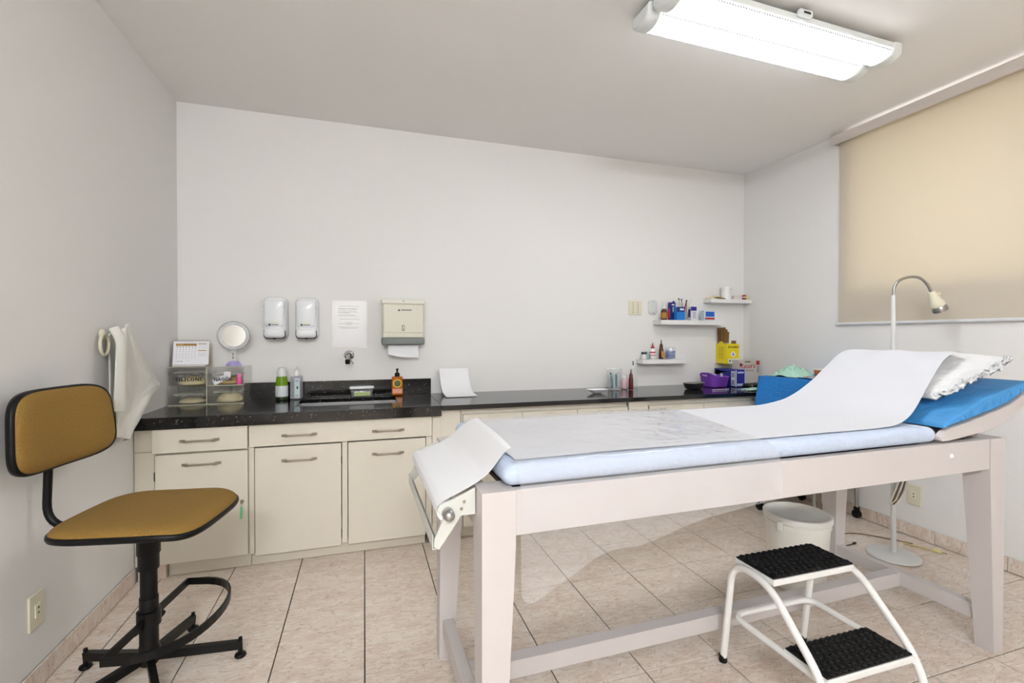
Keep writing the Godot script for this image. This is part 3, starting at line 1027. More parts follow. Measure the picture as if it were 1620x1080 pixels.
	var fm := func(u: float, v: float) -> Vector3:
		var f := v * (sec.size() - 1)
		var i := mini(int(f), sec.size() - 2)
		var q: Vector2 = (sec[i] as Vector2).lerp(sec[i + 1], f - i)
		var edge := curve_at([Vector2(-0.7, 1.055), Vector2(-0.4, 1.0), Vector2(-0.05, 0.925), Vector2(0.0, 0.955), Vector2(0.02, 0.97)], q.x)
		var x := lerpf(0.098, edge, u)
		var y := q.y
		if y < 0.80 and q.x > 0:
			var low := curve_at([Vector2(0.09, 0.585), Vector2(0.12, 0.555), Vector2(0.22, 0.60), Vector2(0.34, 0.655), Vector2(0.46, 0.66), Vector2(0.62, 0.70), Vector2(0.8, 0.722), Vector2(1.0, 0.735)], x)
			y = lerpf(0.80, low, (0.80 - y) / 0.10)
		var k := nz.get_noise_3d(x * 5, y * 8, q.x * 9) * 0.7 + nz.get_noise_3d(x * 9, y * 16, q.x * 26) * 0.3
		if q.x > 0.002:
			return Vector3(x, y, q.x + 0.004 + absf(k) * (0.006 + 0.05 * maxf(0.80 - y, 0)))
		var lift := 0.001 + absf(k) * 0.006
		return Vector3(x, y + lift, q.x)
	part("film", sheet(fm, 150, 84), M["clear film"], fl)

func rounded_slab(x0: float, x1: float, y0: float, y1: float, z0: float, z1: float, r: float) -> ArrayMesh:
	var st := start()
	var b := span(x0, x1, y0, y1, z0, z1)
	add_rbox(st, b[1], r, b[0], Basis.IDENTITY, true)
	return st.commit()

func paper_dispenser() -> void:
	var t := thing("paper_roll_holder", "white metal paper roll holder screwed to the foot end of the table", "roll holder", BED, BED_TURN)
	var w: Material = mat("holder paint", rgb(208, 208, 200), 0.35)
	for z in [-0.058, -0.640]:
		var plate := []
		for p in [[-0.003, 0.842], [-0.003, 0.772], [-0.040, 0.772], [-0.098, 0.690], [-0.112, 0.700], [-0.110, 0.720], [-0.086, 0.772], [-0.104, 0.792], [-0.096, 0.806], [-0.060, 0.818]]:
			plate.append(Vector2(p[0], p[1]))
		var pl := part("side_plate", extrude(plate, 0.006, 0.001), w, t, Vector3(0, 0, z))
		for q in [[-0.040, 0.790], [-0.033, 0.808]]:
			part("screw", lathe([Vector2(0, 0.002), Vector2(0.004, 0.0015), Vector2(0.0045, 0), Vector2(0, 0)], 10), M["satin steel"], pl, Vector3(q[0], q[1], 0.0), Vector3(PI / 2, 0, 0))
		part("axle_knob", lathe([Vector2(0, 0.034), Vector2(0.008, 0.033), Vector2(0.014, 0.026), Vector2(0.0155, 0.016), Vector2(0.0155, 0.001), Vector2(0, 0.001)], 18), M["steel"], t, Vector3(-0.076, 0.784, z - 0.006 if z < -0.3 else z), Vector3(PI / 2 if z > -0.3 else -PI / 2, 0, 0))
	var trough := part("tear_bar", boxes([span(-0.114, -0.098, 0.690, 0.694, -0.639, -0.065)], 0.001), w, t)
	block("lip", span(-0.1145, -0.112, 0.694, 0.728, -0.639, -0.065), w, trough, 0.0008)
	block("lip", span(-0.100, -0.0975, 0.694, 0.704, -0.639, -0.065), w, trough, 0.0008)
	var roll := thing("paper_roll", "white examination paper roll in the holder with its loose end over the foot", "paper roll", BED, BED_TURN)
	var pm: Material = M["paper"]
	part("roll", tube([Vector3(-0.076, 0.784, -0.632), Vector3(-0.076, 0.784, -0.068)], 0.026, 24), pm, roll)
	var path := [Vector2(-0.1025, 0.784), Vector2(-0.100, 0.800), Vector2(-0.086, 0.812), Vector2(-0.04, 0.833), Vector2(0.0, 0.852), Vector2(0.03, 0.872), Vector2(0.07, 0.910), Vector2(0.105, 0.934), Vector2(0.125, 0.940)]
	var f := func(u: float, v: float) -> Vector3:
		var k := u * (path.size() - 1)
		var i := mini(int(k), path.size() - 2)
		var p: Vector2 = (path[i] as Vector2).lerp(path[i + 1], k - i)
		var z0 := lerpf(-0.072, -0.055, u)
		var z1 := lerpf(-0.622, -0.545, u)
		var z := lerpf(z0, z1, v)
		var x := p.x - 0.03 * smoothstep(0.6, 1.0, u) * (1 - v)
		return Vector3(x, p.y + 0.003 * sin(v * 5) * u, z)
	part("loose_end", sheet(f, 40, 16, 0.0009), pm, roll)

# ------------------------------------------------------------------ swivel chair
func swivel_chair() -> void:
	var t := thing("swivel_chair", "tall drafting chair with brown cloth seat and black foot ring", "chair", Vector3(-0.742, 0, -1.990), -0.17)
	# local: +x is the way the chair faces
	var black: Material = M["black metal"]
	for k in 5:
		var a := deg_to_rad(27 + 72 * k) - 0.17
		var d := Vector3(cos(a), 0, -sin(a))
		var leg := part("leg", tube([d * 0.022 + Vector3(0, 0.085, 0), d * 0.15 + Vector3(0, 0.067, 0), d * 0.285 + Vector3(0, 0.048, 0)], 0.012, 4, false, Vector2(0.022, 0.030)), black, t)
		var gl := start()
		add_lathe(gl, [Vector2(0, 0.001), Vector2(0.017, 0.001), Vector2(0.021, 0.006), Vector2(0.019, 0.013), Vector2(0.008, 0.017), Vector2(0.007, 0.075), Vector2(0, 0.077)], 16, Vector3.ONE, d * 0.285)
		part("glide", gl.commit(), M["black plastic"], leg)
	part("hub", lathe([Vector2(0, 0.060), Vector2(0.028, 0.060), Vector2(0.033, 0.075), Vector2(0.033, 0.12), Vector2(0.029, 0.13), Vector2(0.029, 0.30), Vector2(0, 0.30)], 24), black, t)
	part("column", lathe([Vector2(0.026, 0.24), Vector2(0.026, 0.47), Vector2(0, 0.47)], 24), black, t)
	part("column_cover", lathe([Vector2(0.030, 0.40), Vector2(0.032, 0.402), Vector2(0.032, 0.455), Vector2(0.036, 0.458), Vector2(0.036, 0.535), Vector2(0.039, 0.538), Vector2(0.039, 0.578), Vector2(0, 0.58)], 24), M["black plastic"], t)
	var ring := part("foot_ring", tube(d_ring(), 0.01, 4, true, Vector2(0.009, 0.028)), black, t)
	part("clamp", lathe([Vector2(0.029, 0.198), Vector2(0.037, 0.20), Vector2(0.037, 0.252), Vector2(0.029, 0.254)], 20), black, ring)
	for s in [-1.0, 1.0]:
		part("knob", lathe([Vector2(0, 0.03), Vector2(0.010, 0.028), Vector2(0.012, 0.006), Vector2(0.005, 0.0)], 12), M["black plastic"], ring, Vector3(-0.010 * s, 0.205, 0.036 * s), Vector3(PI / 2 * s, 0, 0))
	# seat: rounded square plate with a padded top
	var cloth: Material = M["chair cloth"]
	var base_y := 0.582
	var st := start()
	add_pad(st, 0.222, 0.225, base_y + 0.016, 0.034, true)
	var seat := part("seat", st.commit(), cloth, t, Vector3(0.015, 0, 0))
	part("seat_edge", pad_rim(0.222, 0.225, base_y, true), M["black plastic"], seat)
	part("seat_plate", rbox(Vector3(0.20, 0.012, 0.16), 0.003), black, t, Vector3(-0.03, base_y - 0.004, 0))
	# backrest: the same kind of pad, upright and slightly curved
	var bk := Node3D.new()
	bk.name = "backrest"
	t.add_child(bk)
	bk.position = Vector3(-0.262, 0.925, 0.02)
	bk.rotation = Vector3(0, 0, 0.06)
	var bst := start()
	add_back(bst, false)
	part("back_pad", bst.commit(), cloth, bk)
	var est := start()
	add_back(est, true)
	part("back_shell", est.commit(), M["black plastic"], bk)
	part("back_tube", tube(rounded_path([Vector3(-0.04, base_y - 0.010, 0.02), Vector3(-0.312, base_y - 0.010, 0.02), Vector3(-0.302, 0.80, 0.02), Vector3(-0.300, 0.93, 0.02)], 0.09, 8), 0.0125, 12), black, t)

func d_ring() -> Array:
	var out: Array[Vector3] = []
	var pts := [Vector3(0.0, 0.222, 0.235), Vector3(0.0, 0.222, -0.255)]
	out.append(pts[0])
	out.append(pts[1])
	for i in range(1, 20):
		var a := -PI / 2 + PI * i / 20.0
		out.append(Vector3(0.03 + pow(cos(a), 0.75) * 0.205, 0.222, -0.010 + sin(a) * 0.245))
	return out

func superpoint(a: float, rx: float, rz: float, seat: bool) -> Vector2:
	var e := 0.42
	var c := cos(a)
	var s := sin(a)
	var x := signf(c) * pow(absf(c), e) * rx
	var z := signf(s) * pow(absf(s), e) * rz
	if seat:
		z *= lerpf(0.97, 1.0, (x / rx + 1) / 2)
		x += 0.010 * (1 - pow(z / rz, 2)) * signf(x)
	return Vector2(x, z)

func add_pad(st: SurfaceTool, rx: float, rz: float, y: float, h: float, seat: bool) -> void:
	var seg := 72
	var rings := [[1.0, 0.0], [1.0, 0.25], [0.985, 0.45], [0.95, 0.64], [0.88, 0.80], [0.75, 0.92], [0.5, 0.99], [0.25, 1.0], [0.0, 1.0]]
	st.set_smooth_group(0)
	for i in rings.size() - 1:
		for k in seg:
			var v: Array[Vector3] = []
			for q in [[i, k], [i, k + 1], [i + 1, k + 1], [i + 1, k]]:
				var p := superpoint(TAU * (q[1] % seg) / seg, rx, rz, seat) * float(rings[q[0]][0])
				var dip := 0.006 * (1 - pow(p.length() / rx, 2)) if seat else 0.0
				v.append(Vector3(p.x, y + rings[q[0]][1] * h - maxf(dip, 0) * 0.6 - (0.012 * smoothstep(0.12, 0.23, p.x)), -p.y))
			quad(st, v[0], v[1], v[2], v[3])
	st.generate_normals()

func pad_rim(rx: float, rz: float, y: float, seat: bool) -> ArrayMesh:
	var st := start(true)
	var seg := 72
	var rings := [[0.0, 0.0], [0.98, 0.0], [1.012, 0.004], [1.025, 0.012], [1.02, 0.021], [1.0, 0.024], [0.98, 0.0235]]
	for i in rings.size() - 1:
		for k in seg:
			var v: Array[Vector3] = []
			for q in [[i, k], [i, k + 1], [i + 1, k + 1], [i + 1, k]]:
				var p := superpoint(TAU * (q[1] % seg) / seg, rx, rz, seat) * float(rings[q[0]][0])
				v.append(Vector3(p.x, y + rings[q[0]][1] - 0.012 * smoothstep(0.12, 0.23, p.x), -p.y))
			quad(st, v[0], v[1], v[2], v[3])
	st.generate_normals()
	return st.commit()

# backrest in its own axes: y up, z across, +x to the front
func add_back(st: SurfaceTool, shell: bool) -> void:
	var seg := 64
	var hw := 0.222
	var hh := 0.132
	st.set_smooth_group(0)
	var rings := [[0.0, 0.026], [0.4, 0.0255], [0.75, 0.023], [0.9, 0.018], [0.97, 0.010], [1.0, 0.0], [0.99, -0.004]] if not shell else [[0.985, 0.004], [1.03, 0.003], [1.045, -0.006], [1.035, -0.018], [0.98, -0.024], [0.5, -0.026], [0.0, -0.026]]
	for i in rings.size() - 1:
		for k in seg:
			var v: Array[Vector3] = []
			for q in [[i, k], [i, k + 1], [i + 1, k + 1], [i + 1, k]]:
				var a: float = TAU * (q[1] % seg) / seg
				var c := cos(a)
				var s := sin(a)
				var z := signf(c) * pow(absf(c), 0.45) * hw * float(rings[q[0]][0])
				var y := signf(s) * pow(absf(s), 0.45) * hh * float(rings[q[0]][0])
				# trapezoid: narrower at the top
				z *= 1.0 - 0.10 * (y / hh + 1) / 2
				v.append(Vector3(float(rings[q[0]][1]) + 0.55 * z * z, y, -z))
			quad(st, v[0], v[1], v[2], v[3])
	st.generate_normals()

# ------------------------------------------------------------------ step stool
func step_stool() -> void:
	var t := thing("step_stool", "white tubular two-step stool with black rubber treads, pushed under the table", "step stool", Vector3(1.50, 0, -1.24), 0.0)
	var w: Material = mat("stool enamel", rgb(236, 234, 230), 0.35)
	var hw := 0.198
	for s in [-1.0, 1.0]:
		var x: float = s * hw
		part("side_frame", tube(rounded_path([Vector3(x, 0.018, -0.205), Vector3(x, 0.404, -0.160), Vector3(x, 0.404, 0.0), Vector3(x + s * 0.002, 0.20, 0.205), Vector3(x, 0.018, 0.255)], 0.075, 8), 0.0125, 12), w, t)
		for z in [-0.207, 0.257]:
			part("foot_cap", lathe([Vector2(0, 0.001), Vector2(0.0145, 0.001), Vector2(0.0155, 0.006), Vector2(0.0145, 0.028), Vector2(0.0125, 0.030)], 14), M["black plastic"], t, Vector3(x, 0, z))
	var lower := rounded_path([Vector3(-hw + 0.012, 0.196, 0.205), Vector3(-hw + 0.012, 0.196, -0.17), Vector3(hw - 0.012, 0.196, -0.17), Vector3(hw - 0.012, 0.196, 0.205)], 0.05, 6)
	part("lower_frame", tube(lower, 0.011, 12), w, t)
	for tr in [[0.404, -0.165, 0.010], [0.200, 0.050, 0.205]]:
		var dz: float = tr[2] - tr[1]
		var at := Vector3(0, tr[0], (tr[1] + tr[2]) / 2)
		var tread := part("tread", rbox(Vector3(hw * 2 - 0.026, 0.022, dz), 0.004), w, t, at)
		var rub := start()
		add_rbox(rub, Vector3(hw * 2 - 0.030, 0.006, dz - 0.008), 0.002, Vector3(0, 0.0145, 0))
		var nx := 13
		var nzz := 6
		for i in nx:
			for j in nzz:
				var c := Vector3(-hw + 0.032 + (i + (0.5 if j % 2 else 0.0)) * 0.0265, 0.0170, -dz / 2 + 0.018 + j * (dz - 0.036) / (nzz - 1))
				if absf(c.x) < hw - 0.026:
					add_lathe(rub, [Vector2(0.0122, 0), Vector2(0.0116, 0.0048), Vector2(0.0086, 0.0060), Vector2(0.0062, 0.0022), Vector2(0.0, 0.0010)], 12, Vector3.ONE, c)
		var rp := part("rubber_mat", rub.commit(), M["black rubber"], tread)
		rp.set_meta("label", "black studded rubber tread cover")

# ------------------------------------------------------------------ things on the floor
func floor_things() -> void:
	var b := thing("bucket", "white lidded plastic bucket standing under the examination table", "bucket", Vector3(2.075, 0.001, -1.805))
	var bm := mat("bucket plastic", rgb(233, 230, 220), 0.4)
	part("body", lathe([Vector2(0, 0), Vector2(0.122, 0), Vector2(0.126, 0.006), Vector2(0.142, 0.30), Vector2(0.147, 0.302), Vector2(0.147, 0.322), Vector2(0.143, 0.324), Vector2(0.143, 0.338)], 40), bm, b)
	part("lid", lathe([Vector2(0.1435, 0.330), Vector2(0.152, 0.330), Vector2(0.153, 0.352), Vector2(0.148, 0.357), Vector2(0.138, 0.357), Vector2(0.134, 0.351), Vector2(0.06, 0.349), Vector2(0, 0.349)], 40), mat("lid plastic", rgb(226, 224, 216), 0.35), b)
	var an := -0.25
	for k in 2:
		var e := Vector3(cos(an + PI * k), 0, sin(an + PI * k))
		part("handle_lug", rbox(Vector3(0.016, 0.045, 0.022), 0.004), bm, b, e * 0.158 + Vector3(0, 0.318, 0), Vector3(0, -an, 0))

	var l := thing("floor_lamp", "white gooseneck examination lamp on a round base beside the right wall", "floor lamp", Vector3(2.848, 0, -1.86))
	var enamel := mat("lamp enamel", rgb(222, 222, 220), 0.35)
	part("base", lathe([Vector2(0, 0.001), Vector2(0.120, 0.001), Vector2(0.126, 0.005), Vector2(0.124, 0.013), Vector2(0.10, 0.020), Vector2(0.02, 0.026), Vector2(0, 0.026)], 48), enamel, l)
	part("pole", tube([Vector3(0, 0.025, 0), Vector3(-0.012, 0.75, 0), Vector3(-0.022, 1.472, 0)], [0.013, 0.012, 0.0105], 16), enamel, l)
	var neck := smooth_path([Vector3(-0.022, 1.468, 0), Vector3(-0.020, 1.515, 0.004), Vector3(0.012, 1.556, 0.012), Vector3(0.075, 1.575, 0.024), Vector3(0.135, 1.570, 0.034), Vector3(0.185, 1.535, 0.042), Vector3(0.212, 1.490, 0.046)], 10)
	var rad := []
	for i in neck.size():
		rad.append(0.0068 if i % 2 else 0.0080)
	part("gooseneck", tube(neck, rad, 12), M["steel"], l)
	var head := Node3D.new()
	head.name = "lamp_head"
	l.add_child(head)
	head.position = Vector3(0.212, 1.490, 0.046)
	head.basis = Basis(Quaternion(Vector3.DOWN, Vector3(0.50, -0.86, 0.10).normalized()))
	part("socket", lathe([Vector2(0, 0.006), Vector2(0.014, 0.005), Vector2(0.020, -0.010), Vector2(0.027, -0.040), Vector2(0.033, -0.062), Vector2(0.036, -0.068), Vector2(0.036, -0.085), Vector2(0.030, -0.088)], 28), mat("socket cream", rgb(226, 220, 196), 0.4), head)
	part("bulb_rim", lathe([Vector2(0.029, -0.084), Vector2(0.034, -0.090), Vector2(0.038, -0.112), Vector2(0.036, -0.118), Vector2(0.033, -0.116), Vector2(0.030, -0.108)], 28), M["steel"], head)
	part("bulb_face", lathe([Vector2(0.031, -0.108), Vector2(0.018, -0.112), Vector2(0, -0.113)], 24), mat("bulb grey", rgb(150, 150, 150), 0.2, 0.5), head)
	for k in 4:
		part("led", lathe([Vector2(0.007, -0.113), Vector2(0.006, -0.1165), Vector2(0, -0.118)], 12), mat("led lens", rgb(210, 210, 205), 0.1), head, Vector3(cos(k * PI / 2 + 0.4) * 0.015, 0, sin(k * PI / 2 + 0.4) * 0.015))
	part("switch", rbox(Vector3(0.010, 0.016, 0.012), 0.003), M["ivory plastic"], head, Vector3(0.024, -0.026, 0.016))
	for k in 3:
		var o := Vector3(0.012 + 0.010 * k, 0, 0.018 + 0.005 * k)
		part("cord_loop", tube(smooth_path([Vector3(0.014, 0.475, 0.004) + o, Vector3(-0.05, 0.395, 0.016) + o, Vector3(-0.094, 0.335, 0.02) + o, Vector3(-0.104, 0.322, 0.02) + o, Vector3(-0.092, 0.326, 0.026) + o, Vector3(-0.03, 0.385, 0.024) + o, Vector3(0.02, 0.465, 0.012) + o], 6), 0.0042, 8), mat("cord brown", rgb(92, 70, 56), 0.5) if k == 1 else mat("cord cream", rgb(220, 212, 196), 0.45), l)

	var pc := thing("power_cord", "thin brown power cord lying on the tiles behind the lamp base", "cord")
	part("cable", tube(smooth_path([Vector3(2.50, 0.004, -2.08), Vector3(2.62, 0.004, -2.00), Vector3(2.69, 0.004, -2.055), Vector3(2.79, 0.004, -2.10), Vector3(2.86, 0.004, -2.16), Vector3(2.96, 0.004, -2.13), Vector3(3.06, 0.004, -2.02), Vector3(3.12, 0.004, -1.93)], 8), 0.0032, 8), mat("cable brown", rgb(120, 98, 66), 0.6), pc)
	part("cable", tube(smooth_path([Vector3(2.52, 0.0035, -2.02), Vector3(2.66, 0.0035, -2.03), Vector3(2.77, 0.0035, -2.035)], 6), 0.0028, 8), mat("cable dark", rgb(66, 52, 38), 0.6), pc)
	part("connector", rbox(Vector3(0.024, 0.010, 0.012), 0.003), M["dark"], pc, Vector3(2.787, 0.007, -2.036), Vector3(0, 0.1, 0))
	var yc := thing("extension_plug", "pale yellow plug and wire end on the tiles by the right wall", "plug")
	part("wire", tube(smooth_path([Vector3(3.075, 0.005, -1.955), Vector3(3.10, 0.005, -1.90), Vector3(3.125, 0.005, -1.845)], 5), 0.004, 8), mat("wire yellow", rgb(206, 190, 120), 0.5), yc)
	part("plug", rbox(Vector3(0.022, 0.018, 0.045), 0.006), mat("plug yellow", rgb(216, 204, 140), 0.45), yc, Vector3(3.134, 0.010, -1.815), Vector3(0, 0.3, 0))
	for k in [-1, 1]:
		part("pin", tube([Vector3(3.140 + k * 0.005, 0.010, -1.792), Vector3(3.146 + k * 0.005, 0.010, -1.774)], 0.002, 8), M["satin steel"], yc)

# ------------------------------------------------------------------ things on the walls
func outlet(called: String, label: String, at: Vector3, turn: float) -> void:
	var o := thing(called, label, "outlet", at, turn)
	part("plate", rbox(Vector3(0.078, 0.122, 0.008), 0.0035), M["ivory plastic"], o, Vector3(0, 0, 0.0045))
	var ins := part("socket_insert", rbox(Vector3(0.026, 0.046, 0.004), 0.001), mat("ivory light", rgb(234, 229, 208), 0.4), o, Vector3(0, 0, 0.0095))
	for y in [0.009, -0.009]:
		part("pin_hole", rbox(Vector3(0.008, 0.006, 0.002), 0.0009), M["dark"], ins, Vector3(0.002, y, 0.0018))

func ring_rr(w: float, h: float, r: float, z: float, seg := 6, top := 1.0, shift := 0.0) -> Array:
	var out := []
	var cs := [[1, 1], [-1, 1], [-1, -1], [1, -1]]
	for k in 4:
		for i in seg + 1:
			var a := PI / 2 * k + PI / 2 * i / seg
			var x: float = cs[k][0] * (w / 2 - r) + cos(a) * r
			var y: float = cs[k][1] * (h / 2 - r) + sin(a) * r
			out.append(Vector3(x * lerpf(1.0, top, (y / h) + 0.5), y + shift, z))
	return out

func loft(rings: Array) -> ArrayMesh:
	var st := start(true)
	var n: int = rings[0].size()
	for i in rings.size() - 1:
		for k in n:
			var j := (k + 1) % n
			quad(st, rings[i][k], rings[i][j], rings[i + 1][j], rings[i + 1][k])
	for e in [0, rings.size() - 1]:
		var c := Vector3.ZERO
		for p in rings[e]:
			c += p / n
		for k in n:
			var j := (k + 1) % n
			if e == 0:
				tri(st, c, rings[e][j], rings[e][k])
			else:
				tri(st, c, rings[e][k], rings[e][j])
	return done(st)

func soap_dispenser(at: Vector3, label: String) -> void:
	var d := thing("soap_dispenser", label, "dispenser", at, 0.0, "pair of wall soap dispensers")
	var w := mat("dispenser plastic", rgb(240, 242, 243), 0.16)
	part("body", loft([ring_rr(0.146, 0.272, 0.036, 0.0, 6, 0.96), ring_rr(0.146, 0.272, 0.036, 0.02, 6, 0.96), ring_rr(0.142, 0.268, 0.036, 0.045, 6, 0.95), ring_rr(0.130, 0.258, 0.034, 0.072, 6, 0.93), ring_rr(0.112, 0.240, 0.03, 0.088, 6, 0.90), ring_rr(0.06, 0.17, 0.025, 0.094, 6, 0.9)]), w, d)
	var cov := start(true)
	var p := part("cover", loft([ring_rr(0.108, 0.176, 0.022, 0.078, 5, 1.12, 0.026), ring_rr(0.106, 0.174, 0.022, 0.0935, 5, 1.12, 0.026), ring_rr(0.090, 0.160, 0.02, 0.0975, 5, 1.12, 0.026), ring_rr(0.03, 0.06, 0.012, 0.0985, 5, 1.1, 0.026)]), mat("dispenser cover", rgb(236, 239, 241), 0.08), d)
	for s in [[-0.058, 0.068], [0.058, 0.068], [-0.047, -0.052], [0.047, -0.052]]:
		part("slot", rbox(Vector3(0.004, 0.010, 0.004), 0.0012), M["dark"], p, Vector3(s[0], s[1], 0.0915))
	part("push_lever", loft([ring_rr(0.122, 0.060, 0.022, 0.070, 6, 0.96, -0.100), ring_rr(0.120, 0.058, 0.022, 0.096, 6, 0.96, -0.100), ring_rr(0.104, 0.044, 0.018, 0.104, 6, 0.96, -0.098), ring_rr(0.05, 0.02, 0.009, 0.106, 6, 0.96, -0.098)]), mat("lever white", rgb(240, 241, 243), 0.25), d)
	part("lever_gap", loft([ring_rr(0.130, 0.068, 0.024, 0.066, 6, 0.97, -0.102), ring_rr(0.130, 0.068, 0.024, 0.081, 6, 0.97, -0.102)]), mat("gap grey", rgb(92, 94, 96), 0.5), d)
	part("nozzle", lathe([Vector2(0, -0.139), Vector2(0.008, -0.139), Vector2(0.010, -0.128), Vector2(0, -0.128)], 14), M["dark"], d, Vector3(0, 0, 0.078))
	part("logo_disc", lathe([Vector2(0.0075, 0), Vector2(0.0070, 0.0006), Vector2(0, 0.0006)], 18), mat("logo green", rgb(22, 92, 84), 0.4), p, Vector3(-0.026, -0.046, 0.0975), Vector3(PI / 2, 0, 0))
	for k in 7:
		part("logo_letter", rbox(Vector3(0.0048, 0.006 + 0.001 * (k % 2), 0.0008), 0.0003), mat("logo teal", rgb(60, 90, 88), 0.5), p, Vector3(-0.014 + k * 0.0062, -0.046, 0.0979))
	part("sticker", rbox(Vector3(0.040, 0.009, 0.0008), 0.0003), mat("sticker cream", rgb(232, 224, 186), 0.6), p, Vector3(-0.004, -0.032, 0.0981))

func print_texture(w: int, h: int, base: Color) -> Image:
	var im := Image.create(w, h, false, Image.FORMAT_RGB8)
	im.fill(base)
	return im

func print_line(im: Image, x0: int, x1: int, y: int, h: int, c: Color, r: RandomNumberGenerator) -> void:
	var x := x0
	while x < x1:
		var w := r.randi_range(2, 7)
		im.fill_rect(Rect2i(x, y, mini(w, x1 - x), h), c.lerp(im.get_pixel(x0, maxi(y - 3, 0)), r.randf() * 0.35))
		x += w + r.randi_range(1, 3)

func flat_print(im: Image, w: float, h: float) -> Array:
	# a thin board whose front carries the print
	var m := StandardMaterial3D.new()
	m.albedo_texture = ImageTexture.create_from_image(im)
	m.roughness = 0.55
	var st := start()
	var v := [Vector3(-w / 2, -h / 2, 0), Vector3(w / 2, -h / 2, 0), Vector3(w / 2, h / 2, 0), Vector3(-w / 2, h / 2, 0)]
	var uv := [Vector2(0, 1), Vector2(1, 1), Vector2(1, 0), Vector2(0, 0)]
	for o in [0, 2, 1, 0, 3, 2]:
		st.set_normal(Vector3.BACK)
		st.set_uv(uv[o])
		st.add_vertex(v[o])
	for o in [0, 1, 2, 0, 2, 3]:
		st.set_normal(Vector3.FORWARD)
		st.set_uv(Vector2(0.01, 0.01))
		st.add_vertex(v[o] + Vector3(0, 0, -0.0006))
	for i in 4:
		var j := (i + 1) % 4
		var back := Vector3(0, 0, -0.0006)
		for q in [v[i], v[j] + back, v[j], v[i], v[i] + back, v[j] + back]:
			st.set_normal((v[i] + v[j]).normalized())
			st.set_uv(Vector2(0.01, 0.01))
			st.add_vertex(q)
	return [st.commit(), m]

